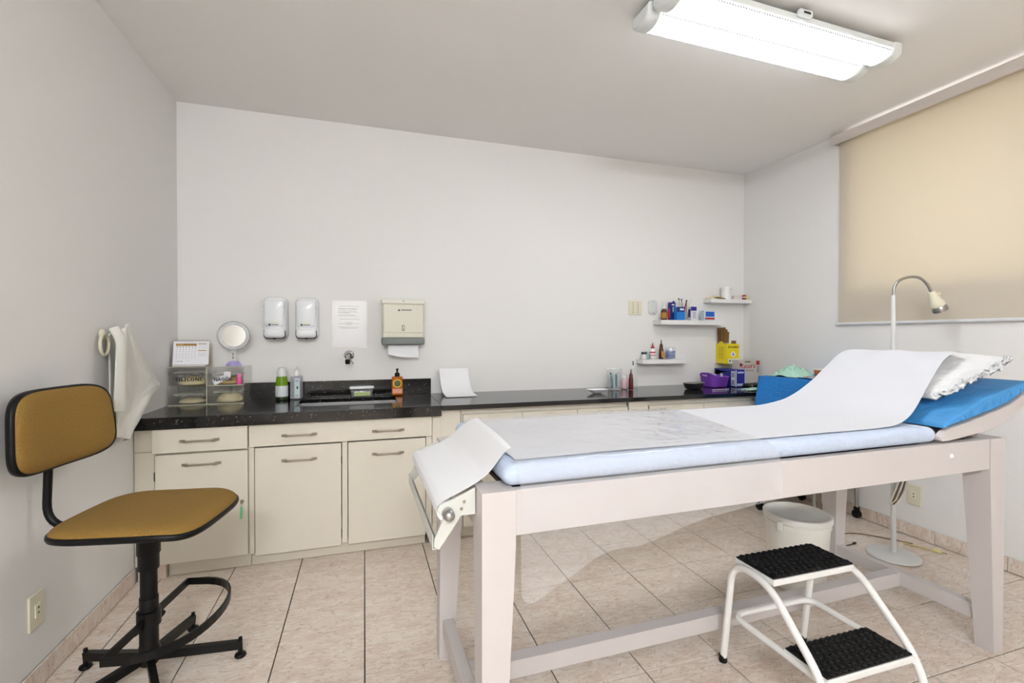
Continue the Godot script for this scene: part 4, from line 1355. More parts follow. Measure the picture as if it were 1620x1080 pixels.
func wall_things() -> void:
	outlet("wall_outlet", "ivory two-pin wall outlet low on the left wall beside the swivel chair", Vector3(XL, 0.280, -2.047), PI / 2)
	outlet("wall_outlet", "ivory two-pin wall outlet low on the right wall behind the lamp", Vector3(XR, 0.262, -2.0), -PI / 2)
	var sp := thing("socket_plate", "square ivory wall plate with two columns of sockets beside the shelves", "outlet", Vector3(2.129, 1.476, ZB))
	part("plate", rbox(Vector3(0.122, 0.116, 0.008), 0.003), M["ivory plastic"], sp, Vector3(0, 0, 0.0045))
	for x in [-0.024, 0.024]:
		for y in [0.032, 0.0, -0.032]:
			var u := part("socket_insert", rbox(Vector3(0.024, 0.026, 0.003), 0.001), mat("ivory light", rgb(234, 229, 208), 0.4), sp, Vector3(x, y, 0.0095))
			for k in [-1, 1]:
				part("pin_hole", rbox(Vector3(0.007, 0.006, 0.002), 0.0008), M["dark"], u, Vector3(0.0, k * 0.007, 0.0014))
	var op := thing("blank_plate", "pale grey oval blank wall plate beside the square socket plate", "wall plate", Vector3(2.298, 1.484, ZB))
	part("plate", loft([ring_rr(0.084, 0.128, 0.030, 0.0, 6), ring_rr(0.084, 0.128, 0.030, 0.005, 6), ring_rr(0.076, 0.12, 0.028, 0.009, 6), ring_rr(0.04, 0.08, 0.018, 0.0095, 6)]), mat("plate grey", rgb(214, 218, 214), 0.4), op)
	for y in [0.047, -0.047]:
		part("screw", lathe([Vector2(0.0045, 0), Vector2(0.003, 0.0014), Vector2(0, 0.0016)], 10), M["satin steel"], op, Vector3(0, y, 0.0095), Vector3(PI / 2, 0, 0))

	soap_dispenser(Vector3(-0.546, 1.356, ZB + 0.001), "white soap dispenser with green logo, the one beside the round mirror")
	soap_dispenser(Vector3(-0.360, 1.356, ZB + 0.001), "white soap dispenser with green logo, the one beside the printed notice")

	var no := thing("notice_sheet", "laminated printed notice taped to the wall above the tap", "notice", Vector3(-0.096, 1.319, ZB + 0.006), 0.0)
	no.rotation.x = -0.012
	var r := RandomNumberGenerator.new()
	r.seed = 12
	var im := print_texture(230, 320, rgb(233, 233, 237))
	var ink := rgb(70, 70, 76)
	for l in [[42, 182, 28], [36, 176, 45], [40, 168, 50], [36, 160, 62], [36, 172, 71], [40, 110, 77], [38, 150, 90], [36, 166, 99], [48, 184, 121], [88, 138, 146], [36, 184, 154], [92, 132, 160], [34, 184, 178], [50, 170, 187]]:
		print_line(im, l[0], l[1], l[2], 3, ink, r)
	var fp := flat_print(im, 0.214, 0.302)
	part("page", fp[0], fp[1], no, Vector3(0, 0, 0.0))
	block("plastic_sleeve", span(-0.114, 0.114, -0.161, 0.161, 0.0008, 0.0014), clear("sleeve", rgb(248, 249, 251), 0.04, 0.05), no, 0.0002)

	var td := thing("towel_dispenser", "cream paper towel dispenser with grey lower bar on the wall", "dispenser", Vector3(0.254, 1.355, ZB + 0.001))
	var cr := mat("dispenser cream", rgb(222, 217, 200), 0.35)
	part("body", rbox(Vector3(0.278, 0.262, 0.108), 0.012), cr, td, Vector3(0, 0.0, 0.0545))
	part("lid", rbox(Vector3(0.288, 0.034, 0.116), 0.010), mat("dispenser lid", rgb(228, 225, 212), 0.35), td, Vector3(0, 0.117, 0.0590))
	part("front_cover", rbox(Vector3(0.262, 0.188, 0.008), 0.003), cr, td, Vector3(0, 0.002, 0.1095))
	part("lower_bar", rbox(Vector3(0.286, 0.050, 0.118), 0.010), mat("bar grey", rgb(116, 122, 118), 0.4), td, Vector3(0, -0.150, 0.060))
	part("level_window", loft([ring_rr(0.018, 0.040, 0.008, 0.111, 4, 1.0, -0.060), ring_rr(0.018, 0.040, 0.008, 0.1145, 4, 1.0, -0.060)]), mat("slot grey", rgb(108, 104, 98), 0.5), td)
	part("level_window_fill", loft([ring_rr(0.012, 0.034, 0.0055, 0.1135, 4, 1.0, -0.060), ring_rr(0.012, 0.034, 0.0055, 0.1153, 4, 1.0, -0.060)]), cr, td)
	var tri_logo := start()
	add_extrude(tri_logo, [Vector2(-0.009, -0.008), Vector2(0.009, -0.008), Vector2(0, 0.009)], 0.0008)
	part("logo", tri_logo.commit(), mat("logo grey", rgb(84, 84, 90), 0.5), td, Vector3(-0.030, 0.062, 0.1142))
	for k in 9:
		part("logo_letter", rbox(Vector3(0.006, 0.008, 0.0008), 0.0003), mat("logo grey", rgb(84, 84, 90), 0.5), td, Vector3(-0.012 + k * 0.0078, 0.062, 0.1139))
	part("keyhole", rbox(Vector3(0.018, 0.003, 0.002), 0.0008), M["dark"], td, Vector3(0, 0.122, 0.1170))
	var tw := thing("paper_towel", "white paper towel hanging out of the wall dispenser", "paper towel", Vector3(0.254, 1.178, ZB + 0.06))
	part("sheet", sheet(func(u, v): return Vector3(lerpf(-0.100, 0.104, u), -0.002 - v * (0.062 + 0.018 * u + 0.010 * sin(u * 3.0)), 0.018 + 0.022 * v + 0.010 * sin(u * 5 + 1) * v), 20, 8, 0.0008), M["paper"], tw)

	var fa := thing("wall_tap", "small chrome and black wall tap above the sink", "tap", Vector3(-0.100, 1.108, ZB + 0.001))
	part("wall_flange", lathe([Vector2(0.034, 0), Vector2(0.034, 0.004), Vector2(0.028, 0.012), Vector2(0.016, 0.016), Vector2(0, 0.016)], 28), M["chrome"], fa, Vector3.ZERO, Vector3(PI / 2, 0, 0))
	part("spout", tube(smooth_path([Vector3(0, 0, 0.014), Vector3(0, 0.002, 0.06), Vector3(-0.004, -0.004, 0.095), Vector3(-0.006, -0.028, 0.112)], 6), 0.0125, 16), M["chrome"], fa)
	part("collar", lathe([Vector2(0.0135, 0), Vector2(0.018, 0.002), Vector2(0.018, 0.026), Vector2(0.0135, 0.028)], 20), M["black plastic"], fa, Vector3(0, 0, 0.035), Vector3(PI / 2, 0, 0))
	part("nozzle", lathe([Vector2(0, -0.030), Vector2(0.013, -0.030), Vector2(0.016, -0.024), Vector2(0.016, 0.0), Vector2(0, 0)], 18), M["black plastic"], fa, Vector3(-0.006, -0.024, 0.113))
	part("lever", tube([Vector3(0.008, -0.020, 0.112), Vector3(0.030, -0.052, 0.122)], 0.004, 8), M["satin steel"], fa)

	var hk := thing("towel_ring", "cream plastic towel ring on the left wall", "towel ring", Vector3(XL, 1.198, -2.545))
	part("rose", lathe([Vector2(0.024, 0.001), Vector2(0.024, 0.008), Vector2(0.016, 0.016), Vector2(0, 0.018)], 20), M["ivory plastic"], hk, Vector3(0, 0.045, 0.05), Vector3(0, 0, -PI / 2))
	var circ := []
	for i in 24:
		var a := TAU * i / 24
		circ.append(Vector3(0.022, 0.002 + sin(a) * 0.045, 0.072 + cos(a) * 0.036))
	part("ring", tube(circ, 0.0065, 10, true), M["ivory plastic"], hk)
	var to := thing("hand_towel", "white terry towel draped over the ring on the left wall", "towel")
	var tm: Material = M["towel cloth"]
	# coordinates on the wall: w = -z, y; x is the distance from the wall
	var main := func(u: float, v: float) -> Vector3:
		var lw := lerpf(2.515, 2.48, v)
		var ly := lerpf(1.262, 0.800, v)
		var rw := curve_at([Vector2(0, 2.580), Vector2(0.25, 2.725), Vector2(0.55, 2.955), Vector2(0.62, 2.968), Vector2(0.8, 2.80), Vector2(1.0, 2.602)], v)
		var ry := curve_at([Vector2(0, 1.290), Vector2(0.25, 1.165), Vector2(0.55, 0.990), Vector2(0.62, 0.965), Vector2(0.8, 0.865), Vector2(1.0, 0.745)], v)
		var ww := lerpf(lw, rw, u)
		var yy := lerpf(ly, ry, u)
		yy += 0.012 * (1 - v) * sin(u * PI)
		var fold := sin(u * 9.0 + v * 2.5) * 0.012 * (0.35 + v * 0.65) + 0.03 * sin(u * PI) * (1 - v * 0.5) + nz.get_noise_2d(u * 3, v * 4) * 0.008
		return Vector3(XL + 0.050 + fold, yy, -ww)
	part("front_fold", sheet(func(u, v): return main.call(1 - u, v), 40, 44, 0.007), tm, to)
	var back := func(u: float, v: float) -> Vector3:
		var ww := lerpf(lerpf(2.520, 2.515, v), lerpf(2.60, 2.80, smoothstep(0.0, 0.9, v)), u)
		var yy := lerpf(lerpf(1.245, 0.745, v), lerpf(1.265, 0.868, v), u) + 0.004 * sin(u * 14) * v
		return Vector3(XL + 0.018 + sin(u * 11 + 1) * 0.005 * v, yy, -ww)
	part("back_fold", sheet(func(u, v): return back.call(1 - u, v), 36, 24, 0.006), tm, to)
	var strip := func(u: float, v: float) -> Vector3:
		var ww := lerpf(lerpf(2.428, 2.392, v), lerpf(2.505, 2.497, v), u)
		var yy := lerpf(1.268, lerpf(0.918, 0.905, u), v)
		var bend := 0.03 * sin(minf(v * 7, PI / 2))
		return Vector3(XL + 0.058 + bend + sin(u * 3.1) * 0.012, yy + 0.01 * sin(u * PI) * (1 - v), -ww)
	part("hanging_end", sheet(func(u, v): return strip.call(1 - u, v), 14, 30, 0.008), tm, to)

	for s in [["wall_shelf", 2.30, 2.94, 1.374, 0.036, 0.118, "white box shelf holding the toothpaste boxes and tools"], ["wall_shelf", 2.14, 2.578, 1.052, 0.035, 0.102, "lowest white box shelf holding small glue and amber bottles"], ["wall_shelf", 2.803, 3.236, 1.560, 0.030, 0.102, "highest white box shelf in the corner holding a white canister"]]:
		var sh := thing(s[0], s[6], "shelf")
		var m := mat("shelf laminate", rgb(226, 225, 222), 0.4)
		block("board", span(s[1] + 0.001, s[2] - 0.001, s[3] - s[4], s[3], ZB + 0.001, ZB + s[5] - 0.002), m, sh, 0.0012)
		block("edge_band", span(s[1], s[2], s[3] - s[4] - 0.0008, s[3] + 0.0006, ZB + s[5] - 0.002, ZB + s[5]), mat("edge white", rgb(236, 235, 232), 0.35), sh, 0.0004)

	# sharps carton hanging on the wall in the corner
	var yb := thing("sharps_box", "yellow cardboard sharps disposal box hung on the wall in the corner", "sharps box", Vector3(2.940, 1.006, ZB + 0.002))
	var ym := mat("yellow card", rgb(238, 214, 22), 0.6)
	var w := 0.132
	part("carton", rbox(Vector3(w, 0.172, 0.128), 0.002), ym, yb, Vector3(w / 2, 0.086, 0.066))
	part("tab", rbox(Vector3(0.0015, 0.022, 0.045), 0.0006), ym, yb, Vector3(0.002, 0.180, 0.060))
	var bt := mat("print black", rgb(30, 28, 20), 0.6)
	text("lettering", "DESCARBOX", 0.0175, bt, yb, Vector3(w / 2 + 0.006, 0.143, 0.1304), Vector3.ZERO, true, 0.86)
	var lab := part("label", rbox(Vector3(0.112, 0.040, 0.0008), 0.0003), mat("label white", rgb(232, 234, 230), 0.5), yb, Vector3(w / 2 + 0.006, 0.024, 0.1305))
	part("print_bar", rbox(Vector3(0.070, 0.007, 0.0006), 0.0002), mat("print grey", rgb(90, 110, 96), 0.6), lab, Vector3(0.016, 0.004, 0.0006))
	part("print_mark", rbox(Vector3(0.014, 0.018, 0.0006), 0.0002), mat("print green", rgb(60, 110, 80), 0.6), lab, Vector3(-0.038, 0.002, 0.0006))
	var dia := part("hazard_diamond", rbox(Vector3(0.044, 0.044, 0.0008), 0.0003), mat("label white", rgb(232, 234, 230), 0.5), yb, Vector3(w / 2 + 0.002, 0.082, 0.1306), Vector3(0, 0, PI / 4))
	for k in 3:
		var a := PI / 2 + TAU * k / 3 - PI / 4
		part("trefoil", lathe([Vector2(0.0062, 0), Vector2(0.0062, 0.0006), Vector2(0.003, 0.0006)], 12), bt, dia, Vector3(cos(a) * 0.006, sin(a) * 0.006, 0.0004), Vector3(PI / 2, 0, 0))
	for k in 6:
		part("print_line", rbox(Vector3(0.0006, 0.004, 0.070 - 0.008 * (k % 3)), 0.0002), mat("print ochre", rgb(150, 130, 20), 0.6), yb, Vector3(-0.0003, 0.138 - k * 0.018, 0.064))
	for k in 3:
		part("print_mark", rbox(Vector3(0.0006, 0.014, 0.012), 0.0002), mat("print pale", rgb(246, 236, 140), 0.6), yb, Vector3(-0.0003, 0.016, 0.034 + k * 0.028))
	var kr := mat("brown card", rgb(122, 88, 44), 0.8)
	for k in 3:
		part("card_flap", rbox(Vector3(0.088 - 0.016 * k, [0.132, 0.118, 0.098][k], 0.003), 0.001), kr, yb, Vector3(0.046 + 0.012 * k, 0.172 + [0.074, 0.066, 0.056][k], 0.020 + 0.014 * k), Vector3(0, 0, -0.05 * (k - 1)))
	part("card_flap", rbox(Vector3(0.050, 0.030, 0.003), 0.001), kr, yb, Vector3(0.092, 0.184, 0.11))
	part("hanger", rbox(Vector3(0.16, 0.05, 0.004), 0.0015), mat("hanger clear", rgb(216, 210, 196), 0.4), yb, Vector3(w / 2, -0.024, 0.003))

# ------------------------------------------------------------------ things on the sink side of the worktop
func bottle(called: String, label: String, at: Vector3, body: Array, bm: Material, cap: Array, cm: Material, category := "bottle", group := "") -> Node3D:
	var b := thing(called, label, category, at, 0.0, group)
	part("body", lathe(body, 24), bm, b)
	if cap.size():
		part("cap", lathe(cap, 18), cm, b)
	return b

func v2(a: Array) -> Array:
	var out := []
	for p in a:
		out.append(Vector2(p[0], p[1]))
	return out

func counter_things() -> void:
	var y := CT + 0.001
	# acrylic organiser of four open compartments
	var o := thing("acrylic_organiser", "clear acrylic organiser of four compartments at the left end of the worktop", "organiser", Vector3(-1.090, y, -3.352))
	var W := 0.395
	var H := 0.225
	var D := 0.168
	var ac: Material = M["acrylic"]
	var ed: Material = M["acrylic edge"]
	var t := 0.004
	for p in [["base_panel", span(0, W, 0, t, 0, D)], ["top_panel", span(0, W, H - t, H, 0, D)], ["side_panel", span(0, t, t, H - t, 0, D)], ["side_panel", span(W - t, W, t, H - t, 0, D)], ["divider", span(W / 2 - t / 2, W / 2 + t / 2, t, H - t, 0, D - 0.002)], ["shelf", span(t, W / 2 - t / 2, H / 2 - t / 2, H / 2 + t / 2, 0, D - 0.002)], ["shelf", span(W / 2 + t / 2, W - t, H / 2 - t / 2, H / 2 + t / 2, 0, D - 0.002)], ["front_panel", span(t, W / 2 - t / 2, t, H / 2 - t / 2, D - 0.006, D - 0.003)], ["front_panel", span(W / 2 + t / 2, W - t, t, H / 2 - t / 2, D - 0.006, D - 0.003)], ["back_panel", span(t, W - t, t, H - t, 0.0, 0.003)]]:
		block(p[0], p[1], ac, o, 0.0006)
	for p in [span(0, W, 0, t, D, D + 0.0008), span(W / 2 - t / 2, W / 2 + t / 2, t, H - t, D, D + 0.0008), span(W / 2, W - t, H / 2 - 0.002, H / 2 + 0.002, D, D + 0.0008), span(0, W, H - 0.002, H, D, D + 0.0006)]:
		block("polished_edge", p, ed, o, 0.0003)
	var bag := clear("bag plastic", rgb(236, 234, 226), 0.34, 0.14)
	var pad := mat("pad beige", rgb(214, 200, 158), 0.6)
	var padd := mat("pad tan", rgb(170, 148, 96), 0.6)
	# contents
	var fx := [0.012, 0.212]
	var specs := [[0, 1, 0.050, 0.72, "round beige pad in a bag in the upper compartment, marked silicone"], [0, 0, 0.030, 0.45, "flat beige pad in crumpled bag in the compartment under the silicone one"], [1, 0, 0.058, 1.0, "domed beige pad in the compartment under the white name label"], [1, 1, 0.052, 0.95, "tan domed pad behind the white name label"]]
	for s in specs:
		var bx: float = -1.090 + fx[s[0]] + 0.088
		var by: float = y + (0.0062 if s[1] == 0 else H / 2 + 0.0035)
		var pd := thing("implant_pad", s[4], "pad", Vector3(bx, by, -3.272), 0.0, "pads in the acrylic organiser")
		var hh: float = s[2]
		part("dome", lathe(v2([[0, 0.001], [0.066, 0.001], [0.070, 0.006], [0.066, hh * 0.45], [0.052, hh * 0.75], [0.030, hh * 0.95], [0, hh]]), 30), padd if s[0] == 1 and s[1] == 1 else pad, pd)
		if s[0] == 0:
			var f := func(u: float, v: float) -> Vector3:
				return Vector3(lerpf(-0.082, 0.082, u), hh + 0.012 + 0.010 * nz.get_noise_2d(u * 6 + s[1] * 5, v * 5) + 0.004 * sin(u * 20), lerpf(-0.06, 0.066, v))
			part("bag", sheet(f, 24, 12), bag, pd)
			for k in 2:
				part("tray", rbox(Vector3(0.156, 0.004, 0.13), 0.0015), bag, pd, Vector3(0, hh + 0.022 + k * 0.006, 0.0))
		else:
			for k in 2:
				part("tray", rbox(Vector3(0.150, 0.004, 0.128), 0.0015), bag, pd, Vector3(0, hh + 0.003 + k * 0.007, 0.0))
		if s[0] == 0 and s[1] == 1:
			text("lettering", "SILICONE", 0.022, M["ink"], pd, Vector3(0.006, 0.036, 0.080), Vector3(0, 0, 0.0), true, 1.05)
	var nl := thing("name_label", "tilted white paper label with black lettering inside the organiser", "label", Vector3(-0.812, y + 0.118, -3.198))
	var card := part("card", rbox(Vector3(0.092, 0.034, 0.0008), 0.0003), M["paper"], nl, Vector3(-0.008, 0.030, 0.0), Vector3(0, 0, 0.42))
	text("lettering", "NAGÖR", 0.021, M["ink"], nl, Vector3(0.002, 0.030, 0.0040), Vector3(0, 0, 0.03), true, 1.0)
	part("card_corner", rbox(Vector3(0.036, 0.045, 0.0008), 0.0003), M["paper"], nl, Vector3(0.024, 0.052, -0.003))
	bottle("small_bottle", "tiny hot pink bottle inside the acrylic organiser", Vector3(-0.724, y + H / 2 + 0.003, -3.196), v2([[0, 0], [0.013, 0], [0.014, 0.003], [0.014, 0.034], [0.009, 0.040], [0.009, 0.042], [0, 0.042]]), mat("hot pink", rgb(236, 84, 160), 0.35), v2([[0, 0.042], [0.012, 0.042], [0.012, 0.055], [0.006, 0.062], [0, 0.062]]), mat("pink cap", rgb(240, 120, 180), 0.35))
	single("envelope", rbox(Vector3(0.165, 0.008, 0.12), 0.003), mat("envelope white", rgb(230, 226, 224), 0.6), "flat white envelope on top of the acrylic organiser", "envelope", Vector3(-0.995, y + H + 0.0050, -3.272), Vector3(0, 0.06, 0))

	# desk calendar
	var c := thing("desk_calendar", "spiral-bound desk calendar with a brown heading bar on the organiser", "calendar", Vector3(-0.995, y + H + 0.0095, -3.280), 0.10)
	var r := RandomNumberGenerator.new()
	r.seed = 3
	var im := print_texture(380, 300, rgb(238, 238, 242))
	var br := rgb(160, 118, 40)
	im.fill_rect(Rect2i(24, 36, 220, 28), br)
	print_line(im, 30, 108, 44, 10, rgb(236, 196, 150), r)
	im.fill_rect(Rect2i(262, 36, 88, 10), br)
	im.fill_rect(Rect2i(262, 120, 88, 10), br)
	for k in 7:
		im.fill_rect(Rect2i(34 + k * 32, 74, 10, 10), rgb(70, 62, 50))
	for row in 5:
		for k in 7:
			im.fill_rect(Rect2i(34 + k * 32, 104 + row * 26, 8, 8), rgb(168, 166, 172))
	for row in 4:
		print_line(im, 264, 350, 60 + row * 11, 4, rgb(206, 206, 210), r)
		print_line(im, 264, 350, 150 + row * 14, 5, rgb(190, 190, 196), r)
	print_line(im, 46, 108, 256, 7, rgb(92, 88, 84), r)
	print_line(im, 128, 190, 246, 3, rgb(180, 180, 184), r)
	var fp := flat_print(im, 0.182, 0.146)
	part("front_page", fp[0], fp[1], c, Vector3(0, 0.0725, 0.018), Vector3(-0.24, 0, 0))
	part("back_board", rbox(Vector3(0.186, 0.15, 0.0016), 0.0006), mat("calendar board", rgb(206, 192, 170), 0.7), c, Vector3(0, 0.0735, -0.018), Vector3(0.24, 0, 0))
	part("base_board", rbox(Vector3(0.184, 0.0016, 0.072), 0.0006), mat("calendar board", rgb(206, 192, 170), 0.7), c, Vector3(0, 0.0008, 0.0))
	var wire := mat("spiral wire", rgb(96, 96, 112), 0.35, 0.8)
	for k in 20:
		var pts := []
		for i in 8:
			var a := TAU * i / 8
			pts.append(Vector3(-0.084 + k * 0.0088, 0.1435 + sin(a) * 0.005, cos(a) * 0.0065))
		part("spiral_ring", tube(pts, 0.0007, 5, true), wire, c)

	# round make-up mirror
	var mi := thing("table_mirror", "round swivel make-up mirror with clear stem and lilac base", "mirror", Vector3(-0.768, y + H + 0.001, -3.262), 0.05)
	var lil := mat("lilac plastic", rgb(178, 166, 220), 0.3)
	part("base", lathe(v2([[0, 0], [0.043, 0], [0.043, 0.004], [0.036, 0.014], [0.026, 0.024], [0.014, 0.027], [0, 0.027]]), 32), lil, mi)
	part("stem", rbox(Vector3(0.026, 0.072, 0.010), 0.003), M["clear plastic"], mi, Vector3(0, 0.062, 0))
	for k in 2:
		part("stem_print", rbox(Vector3(0.004, 0.014, 0.0006), 0.0002), M["ink"], mi, Vector3(-0.003, 0.048 + k * 0.022, 0.0056))
	part("rim", lathe(v2([[0.062, -0.004], [0.086, -0.004], [0.088, 0.0], [0.086, 0.005], [0.070, 0.007], [0.066, 0.005]]), 48), clear("mirror rim clear", rgb(226, 228, 232), 0.45, 0.08), mi, Vector3(0, 0.182, 0), Vector3(PI / 2, 0, 0))
	part("rim_line", lathe(v2([[0.0870, -0.002], [0.0890, -0.001], [0.0890, 0.002], [0.0870, 0.003]]), 48), mat("rim grey", rgb(110, 108, 106), 0.3, 0.6), mi, Vector3(0, 0.182, 0), Vector3(PI / 2, 0, 0))
	part("mirror_glass", lathe(v2([[0.067, -0.003], [0.067, 0.0045], [0.0664, 0.005], [0.0655, 0.005], [0, 0.005]]), 48), mat("mirror silver", rgb(236, 236, 232), 0.02, 1.0), mi, Vector3(0, 0.182, 0), Vector3(PI / 2, 0, 0))

	# bottles by the sink
	var gb := thing("shampoo_bottle", "green liquid bottle with white cap and white label beside the backsplash", "bottle", Vector3(-0.506, y, -3.300))
	part("body", lathe(v2([[0, 0], [0.033, 0], [0.037, 0.004], [0.037, 0.095], [0.035, 0.115], [0.030, 0.150], [0, 0.150]]), 28), mat("green liquid", rgb(112, 150, 12), 0.12), gb)
	part("neck", lathe(v2([[0.030, 0.150], [0.030, 0.172], [0.024, 0.192], [0.019, 0.196], [0.019, 0.206], [0, 0.206]]), 28), mat("frosted white", rgb(222, 224, 220), 0.3), gb)
	part("label", lathe(v2([[0.0374, 0.022], [0.0376, 0.025], [0.0376, 0.088], [0.0374, 0.091]]), 28), mat("label pale", rgb(222, 228, 228), 0.5), gb)
	part("base_ring", lathe(v2([[0.0372, 0.001], [0.0376, 0.003], [0.0376, 0.018], [0.0372, 0.020]]), 28), mat("label dark green", rgb(26, 44, 22), 0.4), gb)
	var cb := thing("pump_bottle", "square clear pump bottle with white pump beside the green bottle", "bottle", Vector3(-0.420, y, -3.306), -0.25)
	part("body", rbox(Vector3(0.066, 0.150, 0.054), 0.008), clear("bottle lilac", rgb(206, 204, 214), 0.42, 0.08), cb, Vector3(0, 0.0755, 0))
	part("pump", lathe(v2([[0, 0.151], [0.016, 0.151], [0.016, 0.176], [0.010, 0.180], [0.007, 0.182], [0.007, 0.194], [0, 0.194]]), 20), M["white plastic"], cb)
	part("pump_head", rbox(Vector3(0.016, 0.014, 0.042), 0.004), M["white plastic"], cb, Vector3(0, 0.200, 0.010))
	var pl := part("label", rbox(Vector3(0.034, 0.126, 0.0008), 0.0003), mat("label mist", rgb(206, 222, 222), 0.5), cb, Vector3(0.014, 0.074, 0.0275))
	part("print_leaf", lathe(v2([[0.008, 0], [0.007, 0.0006], [0, 0.0006]]), 14, Vector3(0.7, 1, 1.3)), mat("leaf green", rgb(40, 86, 76), 0.5), pl, Vector3(0.002, 0.002, 0.0003), Vector3(PI / 2, 0, 0))
	for k in 4:
		part("print_line", rbox(Vector3(0.022, 0.003, 0.0005), 0.0002), mat("print slate", rgb(100, 116, 116), 0.6), pl, Vector3(0, 0.050 - k * 0.008 if k < 2 else -0.03 - k * 0.008, 0.0005))

	var tub := thing("plastic_tub", "small clear tub with white lid and green sponge behind the sink", "tub", Vector3(-0.018, y, -3.308))
	part("box", loft([flip(ring_rr(0.126, 0.050, 0.012, 0.0)), flip(ring_rr(0.132, 0.056, 0.013, 0.004)), flip(ring_rr(0.146, 0.066, 0.015, 0.056))]), M["clear plastic"], tub)
	part("lid", loft([flip(ring_rr(0.158, 0.074, 0.016, 0.0565)), flip(ring_rr(0.160, 0.076, 0.016, 0.060)), flip(ring_rr(0.156, 0.072, 0.016, 0.068)), flip(ring_rr(0.14, 0.056, 0.014, 0.071))]), M["white plastic"], tub)
	single("sponge", rbox(Vector3(0.104, 0.026, 0.036), 0.004), mat("sponge green", rgb(186, 204, 110), 0.9), "yellow-green sponge inside the clear tub", "sponge", Vector3(-0.016, y + 0.019, -3.306))

	var am := thing("hand_soap", "amber hand soap bottle with black pump and round yellow label", "bottle", Vector3(0.215, y, -3.318))
	var amb := mat("amber soap", rgb(178, 92, 16), 0.12)
	part("body", rbox(Vector3(0.074, 0.130, 0.050), 0.010), amb, am, Vector3(0, 0.0655, 0))
	part("pump", lathe(v2([[0, 0.130], [0.017, 0.131], [0.017, 0.152], [0.010, 0.156], [0.006, 0.158], [0.006, 0.174], [0, 0.174]]), 20), M["black plastic"], am)
	part("pump_head", rbox(Vector3(0.016, 0.012, 0.034), 0.004), M["black plastic"], am, Vector3(0, 0.179, 0.006))
	part("round_label", lathe(v2([[0.030, 0], [0.0295, 0.0008], [0.022, 0.0008]]), 28), mat("label yellow", rgb(222, 178, 62), 0.5), am, Vector3(0, 0.084, 0.0252), Vector3(PI / 2, 0, 0))
	part("round_emblem", lathe(v2([[0.022, 0], [0.0215, 0.0006], [0, 0.0006]]), 24), mat("label moss", rgb(92, 100, 52), 0.5), am, Vector3(0, 0.084, 0.0252), Vector3(PI / 2, 0, 0))
	part("label", rbox(Vector3(0.064, 0.030, 0.0008), 0.0003), mat("label peach", rgb(226, 160, 130), 0.5), am, Vector3(0, 0.032, 0.0254))

	# white sheets leaning on the wall and the small tray
	var ps := thing("paper_stack", "white sheets of paper standing against the wall on the long worktop", "papers", Vector3(0.615, y, -3.10))
	part("sheets", sheet(func(u, v): return Vector3(lerpf(-0.105, 0.105, u) + 0.012 * (1 - v), 0.0035 + (0.012 * v + 0.16 * v * v * v), lerpf(0.0, -0.255, pow(v, 0.75)) + 0.006 * sin(u * 4)), 16, 24, 0.005), M["paper"], ps)
	var tr := thing("white_tray", "small white boat-shaped tray on the long worktop", "tray", Vector3(1.60, y, -3.03))
	part("dish", loft([flip(ring_rr(0.060, 0.034, 0.012, 0.0)), flip(ring_rr(0.076, 0.048, 0.016, 0.005)), flip(ring_rr(0.150, 0.094, 0.030, 0.026)), flip(ring_rr(0.152, 0.096, 0.030, 0.028)), flip(ring_rr(0.146, 0.090, 0.028, 0.027)), flip(ring_rr(0.070, 0.044, 0.014, 0.010))]), M["white plastic"], tr)

	# jar of wipes and the bottles next to it
	var jr := thing("clear_jar", "clear tapered jar filled with blue and white packets", "jar", Vector3(1.836, y, -3.200))
	part("jar", lathe(v2([[0, 0.001], [0.046, 0.001], [0.049, 0.004], [0.056, 0.150], [0.059, 0.152], [0.059, 0.164], [0.057, 0.164], [0.054, 0.150], [0.047, 0.006], [0, 0.004]]), 30), M["clear plastic"], jr)
	var cols := [rgb(44, 140, 160), rgb(226, 228, 226), rgb(36, 120, 150), rgb(230, 228, 220), rgb(70, 168, 176), rgb(210, 216, 220), rgb(40, 60, 110), rgb(228, 224, 210), rgb(60, 150, 170)]
	for k in 9:
		var a := TAU * k / 9
		single("packet", rbox(Vector3(0.016, 0.118 - 0.012 * (k % 3), 0.004), 0.0014), mat("packet %d" % k, cols[k], 0.5), ["teal sealed packet standing in the clear jar", "white sealed packet standing in the clear jar", "blue sealed packet standing in the clear jar", "cream sealed packet standing in the clear jar", "pale teal sealed packet standing in the clear jar", "grey sealed packet standing in the clear jar", "navy sealed packet standing in the clear jar", "ivory sealed packet standing in the clear jar", "turquoise sealed packet standing in the clear jar"][k], "packet", Vector3(1.836 + cos(a) * 0.026, y + 0.068, -3.200 + sin(a) * 0.026), Vector3(0.05 * sin(a), -a, -0.05), "packets in the clear jar")
	bottle("pink_bottle", "small white cap bottle with pale pink label beside the clear jar", Vector3(1.933, y, -3.214), v2([[0, 0], [0.022, 0], [0.024, 0.003], [0.024, 0.066], [0.015, 0.078], [0.012, 0.080], [0, 0.080]]), mat("pale pink", rgb(222, 186, 194), 0.35), v2([[0, 0.080], [0.015, 0.080], [0.015, 0.098], [0, 0.099]]), M["white plastic"])
	amber_spray("amber_bottle", "dark red-brown bottle with pointed nozzle on the long worktop", Vector3(1.952, y, -3.150), 0.158, mat("amber dark", rgb(92, 22, 16), 0.2))
	var fk := thing("clear_flask", "clear plastic wash bottle with dark spout tip on the worktop", "bottle", Vector3(2.060, y, -3.290))
	part("body", lathe(v2([[0, 0], [0.032, 0], [0.034, 0.004], [0.034, 0.090], [0.028, 0.118], [0.016, 0.136], [0.014, 0.150], [0, 0.150]]), 26), M["clear plastic"], fk)
